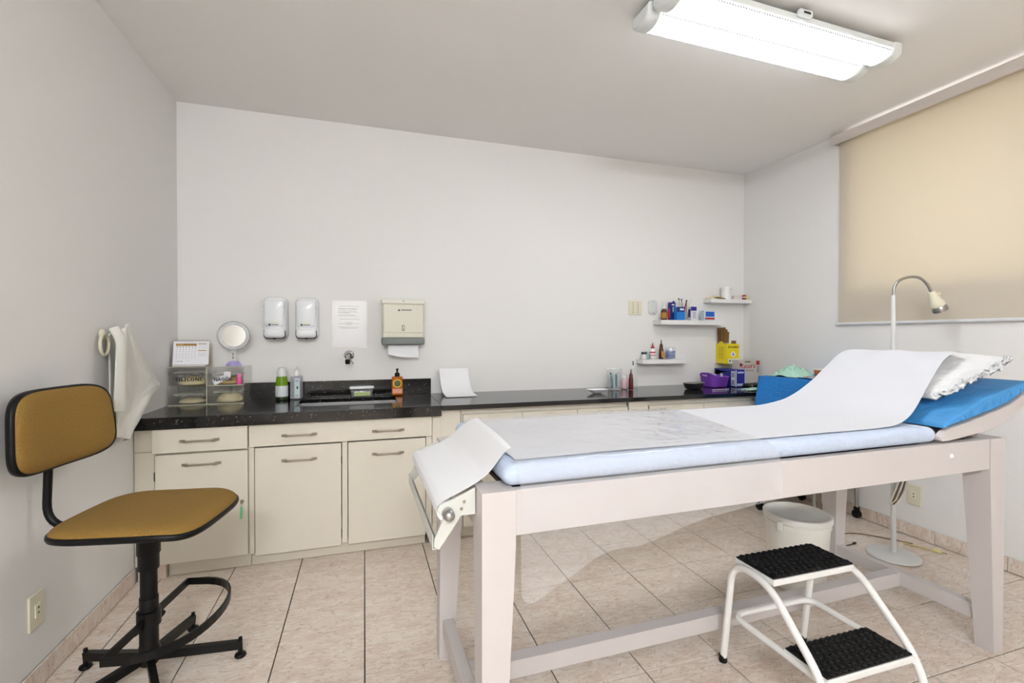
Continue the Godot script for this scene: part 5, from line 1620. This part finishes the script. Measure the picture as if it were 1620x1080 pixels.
	part("cap", lathe(v2([[0, 0.150], [0.017, 0.150], [0.017, 0.166], [0.008, 0.176], [0, 0.178]]), 18), mat("frosted", rgb(216, 222, 220), 0.35), fk)
	part("spout", tube([Vector3(0, 0.176, 0), Vector3(-0.004, 0.212, 0)], [0.005, 0.0035], 8), mat("tip dark", rgb(34, 44, 44), 0.4), fk)

func flip(ring: Array) -> Array:
	# a ring drawn in x, y at z = h becomes a level ring at height h
	var out := []
	for p in ring:
		out.append(Vector3(p.x, p.z, -p.y))
	return out

func amber_spray(called: String, label: String, at: Vector3, h: float, m: Material) -> Node3D:
	var b := thing(called, label, "bottle", at)
	part("body", lathe(v2([[0, 0], [0.0165, 0], [0.018, 0.003], [0.018, h * 0.48], [0.016, h * 0.55], [0.013, h * 0.58], [0, h * 0.58]]), 24), m, b)
	part("cap", lathe(v2([[0, h * 0.58], [0.0145, h * 0.58], [0.0135, h * 0.72], [0.010, h * 0.76], [0.0055, h * 0.80], [0.0035, h], [0, h]]), 18), m, b)
	return b

# ------------------------------------------------------------------ things on the shelves
func carton(called: String, label: String, at: Vector3, size: Vector3, m: Material, turn := 0.0) -> Node3D:
	var b := thing(called, label, "box", at, turn)
	part("carton", rbox(size, 0.0012), m, b, Vector3(0, size.y / 2, 0))
	return b

func shelf_things() -> void:
	var y := 1.376
	var z := ZB + 0.066
	var a := thing("dropper_bottle", "round brown glass bottle with white dropper on the shelf", "bottle", Vector3(2.362, y, z))
	part("body", lathe(v2([[0, 0], [0.024, 0], [0.026, 0.003], [0.026, 0.068], [0.022, 0.082], [0.012, 0.092], [0, 0.092]]), 26), mat("amber glass", rgb(78, 34, 12), 0.12), a)
	part("label", lathe(v2([[0.0262, 0.012], [0.0265, 0.014], [0.0265, 0.060], [0.0262, 0.062]]), 26), mat("label ochre", rgb(160, 110, 36), 0.5), a)
	part("dropper", lathe(v2([[0, 0.092], [0.014, 0.092], [0.014, 0.106], [0.006, 0.110], [0.0055, 0.138], [0.003, 0.148], [0, 0.149]]), 18), M["white plastic"], a)
	var nv := carton("toothpaste_box", "tall navy carton with a red strip standing on the shelf", Vector3(2.452, y, z - 0.020), Vector3(0.050, 0.148, 0.034), mat("navy card", rgb(24, 38, 120), 0.4))
	part("side_print", rbox(Vector3(0.0008, 0.080, 0.024), 0.0003), mat("print red", rgb(206, 50, 70), 0.5), nv, Vector3(-0.0255, 0.056, 0))
	part("picture", loft([ring_rr(0.022, 0.052, 0.010, 0.0170, 5, 1.1, 0.088), ring_rr(0.022, 0.052, 0.010, 0.0178, 5, 1.1, 0.088)]), mat("print silver", rgb(160, 166, 172), 0.4), nv, Vector3(0.006, 0, 0))
	part("logo_bar", rbox(Vector3(0.026, 0.010, 0.0008), 0.0003), mat("print white", rgb(232, 234, 238), 0.5), nv, Vector3(0.0, 0.128, 0.0173))
	part("flap", rbox(Vector3(0.020, 0.012, 0.0010), 0.0004), mat("navy card", rgb(24, 38, 120), 0.4), nv, Vector3(0.010, 0.154, 0.010))
	var bb := carton("blue_box", "bright blue carton in front of the tall navy carton", Vector3(2.492, y, z + 0.026), Vector3(0.078, 0.108, 0.040), mat("sky blue card", rgb(22, 124, 210), 0.4))
	part("top_print", rbox(Vector3(0.078, 0.040, 0.0008), 0.0003), mat("navy card", rgb(24, 38, 120), 0.4), bb, Vector3(0, 0.087, 0.0203))
	part("logo_bar", rbox(Vector3(0.040, 0.016, 0.0008), 0.0003), mat("print white", rgb(232, 234, 238), 0.5), bb, Vector3(0.010, 0.088, 0.0209))
	var cup := thing("tool_cup", "small clear glass cup holding pens and tools on the shelf", "cup", Vector3(2.568, y, z - 0.010))
	part("glass", lathe(v2([[0, 0.001], [0.022, 0.001], [0.024, 0.004], [0.026, 0.066], [0.0245, 0.066], [0.0225, 0.006], [0, 0.004]]), 24), M["clear plastic"], cup)
	var tools := [["red pen standing in the glass cup", rgb(170, 34, 40), 0.20, 0.006], ["grey metal tool standing in the glass cup", rgb(150, 148, 142), -0.12, 0.165], ["dark green handled tool in the glass cup", rgb(24, 66, 56), -0.02, 0.10], ["cream spatula standing in the glass cup", rgb(214, 206, 176), -0.30, 0.160], ["white brush standing in the glass cup", rgb(224, 224, 222), 0.36, 0.155], ["slim brown stick standing in the glass cup", rgb(130, 92, 70), 0.05, 0.150]]
	for k in tools.size():
		var len_: float = [0.150, 0.160, 0.105, 0.165, 0.160, 0.152][k]
		var lean: float = tools[k][2]
		var at := Vector3(2.568 + (k - 2.5) * 0.004, y + 0.0065, z - 0.016 + 0.006 * (k % 3))
		var tp := thing("hand_tool", tools[k][0], "tool", at, 0.0, "tools in the glass cup")
		part("shaft", tube([Vector3.ZERO, Vector3(lean * 0.09, len_ * 0.55, 0), Vector3(lean * 0.17, len_, 0)], [0.0028, 0.0034, 0.0044], 8), mat("tool %d" % k, tools[k][1], 0.4), tp)
		part("tip", rbox(Vector3(0.012, 0.014, 0.006), 0.003), mat("tool tip %d" % (k % 2), [rgb(220, 214, 190), rgb(40, 40, 42)][k % 2], 0.5), tp, Vector3(lean * 0.172, len_ + 0.006, 0))
	var wb := carton("medicine_box", "white and violet medicine carton standing on the shelf", Vector3(2.640, y, z), Vector3(0.056, 0.115, 0.040), mat("white card", rgb(224, 222, 232), 0.45))
	part("top_print", rbox(Vector3(0.056, 0.034, 0.0008), 0.0003), mat("print indigo", rgb(40, 38, 140), 0.5), wb, Vector3(0, 0.097, 0.0203))
	for k in 4:
		part("print_line", rbox(Vector3(0.030, 0.005, 0.0008), 0.0003), mat("print lilac", rgb(110, 100, 130), 0.5), wb, Vector3(0.006, 0.066 - k * 0.014, 0.0203))
	part("side_print", rbox(Vector3(0.0008, 0.070, 0.030), 0.0003), mat("print dark lilac", rgb(70, 66, 110), 0.5), wb, Vector3(-0.0285, 0.060, 0))
	var fb := carton("tape_box", "small white carton with blue panel and red stripe on the shelf", Vector3(2.790, y, z + 0.008), Vector3(0.108, 0.084, 0.050), mat("pale blue card", rgb(206, 220, 230), 0.45))
	part("blue_panel", rbox(Vector3(0.090, 0.044, 0.0008), 0.0003), mat("print royal", rgb(24, 92, 190), 0.45), fb, Vector3(0.004, 0.052, 0.0253))
	part("red_stripe", rbox(Vector3(0.098, 0.016, 0.0008), 0.0003), mat("print crimson", rgb(176, 24, 32), 0.45), fb, Vector3(0.003, 0.016, 0.0253))
	part("white_edge", rbox(Vector3(0.098, 0.006, 0.0010), 0.0003), mat("print white", rgb(232, 234, 238), 0.5), fb, Vector3(0.003, 0.028, 0.0253))

	# lowest shelf
	y = 1.054
	z = ZB + 0.058
	var j := thing("small_jar", "tiny white jar with a dark lid band on the lowest shelf", "jar", Vector3(2.178, y, z))
	part("body", lathe(v2([[0, 0], [0.018, 0], [0.020, 0.003], [0.020, 0.040], [0, 0.040]]), 20), M["white plastic"], j)
	part("lid", lathe(v2([[0, 0.0402], [0.0215, 0.0402], [0.0215, 0.056], [0.018, 0.059], [0, 0.059]]), 20), mat("lid slate", rgb(38, 46, 58), 0.4), j)
	bottle("clear_vial", "slim clear teal vial on the lowest shelf", Vector3(2.216, y, z - 0.008), v2([[0, 0], [0.011, 0], [0.012, 0.002], [0.012, 0.056], [0.007, 0.062], [0, 0.062]]), clear("vial teal", rgb(170, 206, 206), 0.55, 0.1), v2([[0, 0.062], [0.009, 0.062], [0.009, 0.072], [0, 0.073]]), M["white plastic"])
	var rd := thing("glue_bottle", "white squeeze bottle with red pointed cap and red label stripes", "bottle", Vector3(2.254, y, z + 0.010))
	part("body", lathe(v2([[0, 0], [0.020, 0], [0.022, 0.003], [0.022, 0.078], [0.016, 0.088], [0, 0.088]]), 24), M["white plastic"], rd)
	part("cap", lathe(v2([[0, 0.088], [0.015, 0.088], [0.014, 0.098], [0.006, 0.106], [0.004, 0.130], [0, 0.134]]), 18), mat("cap red", rgb(150, 20, 34), 0.35), rd)
	for k in 2:
		part("stripe", lathe(v2([[0.0221, 0.050 - k * 0.020], [0.0224, 0.051 - k * 0.020], [0.0224, 0.060 - k * 0.024], [0.0221, 0.061 - k * 0.024]]), 24), mat("stripe red", rgb(190, 40, 60), 0.45), rd)
	var loopc := []
	for i in 12:
		var an := TAU * i / 12
		loopc.append(Vector3(-0.016 + cos(an) * 0.010, 0.106 + sin(an) * 0.013, 0.0))
	part("cap_tether", tube(loopc, 0.0009, 6, true), mat("cap red", rgb(150, 20, 34), 0.35), rd)
	bottle("white_bottle", "plain white bottle with small red print behind the red-capped one", Vector3(2.294, y, z - 0.022), v2([[0, 0], [0.016, 0], [0.018, 0.003], [0.018, 0.064], [0.010, 0.074], [0, 0.074]]), M["white plastic"], v2([[0, 0.074], [0.012, 0.074], [0.012, 0.088], [0.003, 0.094], [0.002, 0.120], [0, 0.120]]), mat("frosted", rgb(216, 222, 220), 0.35))
	var ab := amber_spray("amber_bottle", "dark brown bottle with pointed nozzle and orange label on the lowest shelf", Vector3(2.337, y, z + 0.008), 0.158, mat("amber glass", rgb(78, 34, 12), 0.12))
	part("label", rbox(Vector3(0.026, 0.052, 0.0030), 0.0010), mat("label orange", rgb(208, 140, 70), 0.5), ab, Vector3(0.004, 0.038, 0.0172))
	var bj := thing("blue_jar", "clear jar filled with blue strips on the lowest shelf", "jar", Vector3(2.432, y, z))
	part("jar", lathe(v2([[0, 0.001], [0.040, 0.001], [0.042, 0.004], [0.042, 0.090], [0.039, 0.098], [0.037, 0.098], [0.040, 0.089], [0.040, 0.006], [0, 0.004]]), 28), M["clear plastic"], bj)
	var fill := start()
	var r := RandomNumberGenerator.new()
	r.seed = 22
	for k in 7:
		var pts := []
		for i in 20:
			var an := TAU * i / 20 + k
			var rad := 0.032 + 0.004 * sin(an * 3 + k)
			pts.append(Vector3(cos(an) * rad, 0.012 + k * 0.0078 + 0.006 * sin(an * 2 + k * 2), sin(an) * rad))
		add_tube(fill, pts, 0.0048, 8, true)
	part("blue_strips", fill.commit(), mat("strip blue", rgb(44, 112, 196), 0.5), bj)

	# highest shelf
	y = 1.562
	z = ZB + 0.055
	single("folded_cloth", sheet(func(u, v): return Vector3(lerpf(-0.078, 0.078, u), 0.004 + 0.022 * sin(u * PI) * (0.6 + 0.4 * sin(v * PI)), lerpf(0.036, -0.036, v)), 20, 8, 0.006), mat("cloth straw", rgb(228, 212, 172), 0.8), "flat straw coloured folded cloth on the highest shelf", "cloth", Vector3(2.884, y, z + 0.004))
	var cy := thing("white_canister", "white cylindrical canister with lid on the highest shelf", "canister", Vector3(3.005, y, z - 0.004))
	part("body", lathe(v2([[0, 0], [0.042, 0], [0.042, 0.092], [0, 0.092]]), 32), M["white plastic"], cy)
	part("lid", lathe(v2([[0, 0.0922], [0.045, 0.0922], [0.045, 0.104], [0.042, 0.108], [0, 0.108]]), 32), M["white plastic"], cy)
	carton("soap_box", "low pinkish white carton on the highest shelf", Vector3(3.095, y, z + 0.012), Vector3(0.072, 0.032, 0.040), mat("pink white card", rgb(226, 214, 214), 0.5))
	var tr := thing("tape_roll", "small red and white roll at the end of the highest shelf", "tape roll", Vector3(3.178, y, z + 0.018))
	part("core", lathe(v2([[0, 0], [0.0155, 0], [0.0155, 0.044], [0, 0.044]]), 20), mat("tape white", rgb(226, 196, 180), 0.5), tr)
	for k in 2:
		part("band", lathe(v2([[0.0156, 0.003 + k * 0.026], [0.0164, 0.004 + k * 0.026], [0.0164, 0.014 + k * 0.026], [0.0156, 0.015 + k * 0.026]]), 20), mat("tape red", rgb(150, 24, 18), 0.45), tr)
	single("yellow_bottle", lathe(v2([[0, 0], [0.013, 0], [0.014, 0.002], [0.014, 0.028], [0.008, 0.034], [0.008, 0.042], [0, 0.042]]), 18), mat("pale yellow", rgb(226, 216, 150), 0.4), "tiny pale yellow bottle at the wall end of the highest shelf", "bottle", Vector3(3.214, y, z + 0.012))

# ------------------------------------------------------------------ right-hand corner: basket, boxes, cart
func corner_things() -> void:
	var y := CT + 0.001
	var kd := thing("steel_dish", "stainless steel oval dish on the long worktop", "dish", Vector3(2.455, y, -3.06), 0.25)
	part("bowl", loft([flip(ring_rr(0.126, 0.072, 0.034, 0.0)), flip(ring_rr(0.150, 0.092, 0.044, 0.006)), flip(ring_rr(0.178, 0.112, 0.054, 0.044)), flip(ring_rr(0.192, 0.124, 0.060, 0.046)), flip(ring_rr(0.192, 0.124, 0.060, 0.0475)), flip(ring_rr(0.172, 0.106, 0.051, 0.046)), flip(ring_rr(0.144, 0.086, 0.041, 0.008)), flip(ring_rr(0.06, 0.03, 0.014, 0.006))]), M["steel"], kd)
	single("swab", tube([Vector3(-0.085, 0, 0), Vector3(0.085, 0, 0)], 0.0024, 8), M["white plastic"], "thin white swab stick on the worktop beside the steel dish", "swab", Vector3(2.60, y + 0.003, -2.93), Vector3(0, 0.1, 0))

	var pb := thing("purple_basket", "purple plastic tub with a raised handle side on the worktop", "basket", Vector3(2.742, y, -3.165), 0.12)
	var pm := mat("purple plastic", rgb(116, 62, 170), 0.35)
	var rim := func(u: float, v: float) -> Vector3:
		var a := -u * TAU
		var k := lerpf(0.86, 1.0, v)
		var e := 0.55
		var x := signf(cos(a)) * pow(absf(cos(a)), e) * 0.105 * k
		var zz := signf(sin(a)) * pow(absf(sin(a)), e) * 0.080 * k
		var top := 0.080 + 0.030 * pow(maxf(-cos(a), 0), 2) - 0.004 * sin(a * 2)
		return Vector3(x, 0.003 + v * top, zz)
	part("wall", sheet(rim, 64, 8, 0.004), pm, pb)
	part("floor_plate", loft([flip(ring_rr(0.172, 0.130, 0.030, 0.0)), flip(ring_rr(0.176, 0.134, 0.030, 0.005))]), pm, pb)
	var lipp := []
	for i in 64:
		lipp.append(rim.call(float(i) / 64, 1.0))
	part("rim", tube(lipp, 0.0042, 8, true), mat("purple rim", rgb(132, 80, 188), 0.35), pb)
	part("handle_slot", loft([ring_rr(0.05, 0.016, 0.008, 0.0, 5), ring_rr(0.05, 0.016, 0.008, 0.0016, 5)]), mat("slot pale", rgb(176, 150, 206), 0.4), pb, Vector3(-0.1065, 0.090, 0), Vector3(0, -PI / 2, 0))
	var stuff := [[-0.03, 0.02, rgb(222, 222, 226)], [0.02, -0.02, rgb(206, 200, 214)], [0.055, 0.02, rgb(196, 190, 206)]]
	for k in 3:
		single("small_bottle", lathe(v2([[0, 0], [0.016, 0], [0.018, 0.003], [0.018, 0.062], [0.010, 0.074], [0.010, 0.090 + k * 0.004], [0, 0.092 + k * 0.004]]), 18), mat("basket bottle %d" % k, stuff[k][2], 0.35), ["white small bottle inside the purple tub", "grey-lilac small bottle inside the purple tub", "violet-grey small bottle inside the purple tub"][k], "bottle", Vector3(2.742 + stuff[k][0], y + 0.0065, -3.165 + stuff[k][1]), Vector3.ZERO, "bottles in the purple tub")

	var gb := carton("glove_box", "dark blue and white glove box on the worktop behind the purple tub", Vector3(2.922, y, -3.190), Vector3(0.106, 0.138, 0.236), mat("deep blue card", rgb(34, 38, 140), 0.4))
	var wp := mat("print white", rgb(232, 234, 238), 0.5)
	part("swoosh", extrude([Vector2(-0.112, 0.060), Vector2(-0.06, 0.058), Vector2(-0.03, 0.050), Vector2(0.05, 0.056), Vector2(0.05, 0.050), Vector2(-0.02, 0.042), Vector2(-0.06, 0.030), Vector2(-0.090, -0.010), Vector2(-0.112, -0.010)], 0.0008), wp, gb, Vector3(-0.0530, 0.069, 0.0), Vector3(0, -PI / 2, 0))
	part("side_label", rbox(Vector3(0.0008, 0.120, 0.040), 0.0003), wp, gb, Vector3(-0.0533, 0.066, 0.094))
	for k in 2:
		part("side_print", rbox(Vector3(0.0008, 0.044, 0.030), 0.0003), mat("print grey lilac", rgb(150, 150, 170), 0.5), gb, Vector3(-0.0538, 0.096 - k * 0.062, 0.094))
	for sx in [-0.046, 0.046]:
		part("edge_stripe", rbox(Vector3(0.008, 0.134, 0.0008), 0.0003), wp, gb, Vector3(sx, 0.069, 0.1183))
	part("front_stripe", rbox(Vector3(0.064, 0.014, 0.0008), 0.0003), mat("print ice", rgb(186, 196, 232), 0.5), gb, Vector3(0, 0.116, 0.1183))
	part("front_stripe", rbox(Vector3(0.070, 0.020, 0.0008), 0.0003), mat("print ice", rgb(186, 196, 232), 0.5), gb, Vector3(0, 0.016, 0.1183))
	var cb := carton("dressing_box", "pale grey carton with red lettering standing in the corner of the worktop", Vector3(3.102, y, -3.202), Vector3(0.215, 0.212, 0.080), mat("grey card", rgb(196, 190, 182), 0.5))
	text("lettering", "Curat'x", 0.032, mat("print brick", rgb(178, 34, 34), 0.5), cb, Vector3(-0.014, 0.158, 0.0404), Vector3.ZERO, true, 1.0)
	part("red_square", rbox(Vector3(0.034, 0.034, 0.0008), 0.0003), mat("print brick", rgb(178, 34, 34), 0.5), cb, Vector3(0.086, 0.186, 0.0403))
	part("brand_bar", rbox(Vector3(0.060, 0.012, 0.0008), 0.0003), mat("print khaki", rgb(110, 100, 70), 0.5), cb, Vector3(-0.020, 0.196, 0.0403))
	part("corner_triangle", extrude([Vector2(0, 0), Vector2(0.034, 0.024), Vector2(0, 0.040)], 0.0008), mat("print maroon", rgb(120, 24, 30), 0.5), cb, Vector3(-0.104, 0.150, 0.0408))
	part("print_line", rbox(Vector3(0.090, 0.005, 0.0008), 0.0003), mat("print brown grey", rgb(120, 96, 92), 0.5), cb, Vector3(-0.004, 0.122, 0.0403))
	part("figure_print", rbox(Vector3(0.016, 0.050, 0.0008), 0.0003), mat("print mauve", rgb(150, 140, 160), 0.5), cb, Vector3(0.086, 0.130, 0.0403))
	var pu := thing("black_pouch", "black zipped pouch lying in front of the glove box", "pouch", Vector3(2.955, y, -2.985), 0.15)
	part("bag", rbox(Vector3(0.150, 0.036, 0.075), 0.016, true), mat("pouch black", rgb(26, 24, 24), 0.5), pu, Vector3(0, 0.0185, 0))
	part("zip_pull", lathe(v2([[0.010, 0], [0.009, 0.004], [0, 0.005]]), 14), M["steel"], pu, Vector3(-0.052, 0.020, 0.0375), Vector3(PI / 2, 0, 0))
	part("clasp", rbox(Vector3(0.028, 0.012, 0.02), 0.005), M["steel"], pu, Vector3(0.046, 0.040, 0.008))
	var mk := thing("surgical_mask", "pale green surgical mask lying flat on the long worktop", "mask", Vector3(2.86, y, -2.875), 0.2)
	part("pleats", sheet(func(u, v): return Vector3(lerpf(-0.085, 0.085, u), 0.004 + 0.010 * sin(u * PI) * sin(v * PI) + 0.002 * sin(v * 22), lerpf(0.045, -0.045, v)), 16, 16, 0.002), mat("mint fabric", rgb(176, 216, 196), 0.8), mk)
	for s in [-1.0, 1.0]:
		part("ear_loop", tube(smooth_path([Vector3(s * 0.085, 0.004, 0.04), Vector3(s * 0.120, 0.003, 0.02), Vector3(s * 0.122, 0.003, -0.02), Vector3(s * 0.085, 0.004, -0.04)], 5), 0.0014, 6), M["white plastic"], mk)

	# cart under a blue drape
	var cart := thing("instrument_cart", "small wheeled cart standing in the corner under a blue drape", "cart", Vector3(2.955, 0, -2.490), 0.14)
	var hx := 0.235
	var hz := 0.190
	for sx in [-1.0, 1.0]:
		for sz in [-1.0, 1.0]:
			part("post", tube([Vector3(sx * hx, 0.075, sz * hz), Vector3(sx * (hx - 0.02), 0.942, sz * (hz - 0.02))], 0.011, 12), M["steel"], cart)
			var ca := part("caster", tube([Vector3(sx * hx - 0.010, 0.0285, sz * hz), Vector3(sx * hx + 0.010, 0.0285, sz * hz)], 0.0275, 20), M["black rubber"], cart)
			part("fork", boxes([span(sx * hx - 0.016, sx * hx - 0.012, 0.026, 0.066, sz * hz - 0.010, sz * hz + 0.010), span(sx * hx + 0.012, sx * hx + 0.016, 0.026, 0.066, sz * hz - 0.010, sz * hz + 0.010), span(sx * hx - 0.016, sx * hx + 0.016, 0.062, 0.076, sz * hz - 0.012, sz * hz + 0.012)], 0.001), M["black metal"], ca)
	for yy in [0.30, 0.953]:
		block("tray", span(-hx + 0.004, hx - 0.004, yy - 0.010, yy, -hz + 0.004, hz - 0.004), M["steel"], cart)
	var dr := thing("blue_drape", "blue disposable drape hanging over the instrument cart", "drape", Vector3(2.955, 0, -2.490), 0.14)
	var skirt := func(u: float, v: float) -> Vector3:
		var a := -u * TAU
		var e := 0.12
		var bx := signf(cos(a)) * pow(absf(cos(a)), e)
		var bz := signf(sin(a)) * pow(absf(sin(a)), e)
		var corner := absf(bx) * absf(bz)
		var out := 1.0 + 0.10 * v + 0.06 * v * pow(corner, 6) + 0.015 * v * sin(u * 46)
		if bx > 0.7:
			out = minf(out, 1.06)
		if bz < -0.7:
			bz = maxf(bz * out, -1.0) / out
		var low := 0.34 + 0.03 * sin(u * 9) - 0.05 * pow(corner, 8)
		return Vector3(bx * (hx + 0.019) * out, 0.9575 - 0.004 * smoothstep(0, 0.04, v) - low * v, bz * (hz + 0.019) * out)
	var ds := start()
	add_sheet(ds, skirt, 120, 18, 0.0016)
	add_sheet(ds, func(u, v):
		var e: Vector3 = skirt.call(u, 0.0)
		return Vector3(e.x * v, 0.9575 + 0.0006 * nz.get_noise_2d(e.x * v * 20, e.z * v * 20), e.z * v), 120, 8, 0.0016)
	part("cloth", ds.commit(), M["blue non-woven"], dr)
	# things on the drape
	var ty := 0.9605
	var gz := thing("gauze_pile", "crumpled pale green surgical cloth on the blue drape", "cloth", Vector3(2.888, ty, -2.555), 0.14)
	var gf := func(u: float, v: float) -> Vector3:
		var x := u * 2 - 1
		var zz := v * 2 - 1
		var r := clampf(1 - sqrt(x * x * 0.9 + zz * zz), 0, 1)
		var h := pow(r, 0.7) * (0.075 + 0.045 * nz.get_noise_2d(x * 3 + 2, zz * 3)) + absf(nz.get_noise_2d(x * 7, zz * 6)) * 0.03 * minf(r * 4, 1)
		return Vector3(x * 0.13 + 0.01 * nz.get_noise_2d(x * 4, zz * 4 + 8), 0.0025 + maxf(h, 0) * 0.85, -zz * 0.115)
	part("cloth", sheet(gf, 44, 44, 0.002), mat("mint fabric", rgb(176, 216, 196), 0.8), gz)
	var pk := thing("sterile_packet", "opened white and pink instrument packet at the edge of the blue drape", "packet", Vector3(2.800, ty, -2.345), 1.35)
	part("paper", sheet(func(u, v): return Vector3(lerpf(-0.085, 0.085, u), 0.003 + 0.008 * sin(u * 5) * sin(v * 3) + 0.006 * v, lerpf(0.030, -0.030, v)), 20, 8, 0.002), M["paper"], pk)
	part("print_band", sheet(func(u, v): return Vector3(lerpf(-0.075, 0.040, u), 0.0065 + 0.008 * sin(u * 5 * 0.7) * 0.6 + 0.006, lerpf(0.014, -0.022, v)), 12, 4, 0.002), mat("print rose", rgb(168, 120, 112), 0.6), pk)
	var cu := thing("paper_cup", "small brown paper cup with white rim on the blue drape", "cup", Vector3(2.915, ty, -2.372))
	part("cup", lathe(v2([[0, 0], [0.025, 0], [0.035, 0.056], [0.033, 0.056], [0.0235, 0.002], [0, 0.002]]), 28), mat("cup brown", rgb(164, 98, 62), 0.6), cu)
	part("rim", lathe(v2([[0.033, 0.055], [0.037, 0.056], [0.0375, 0.0605], [0.036, 0.062], [0.033, 0.060]]), 28), mat("cup rim", rgb(238, 228, 214), 0.5), cu)
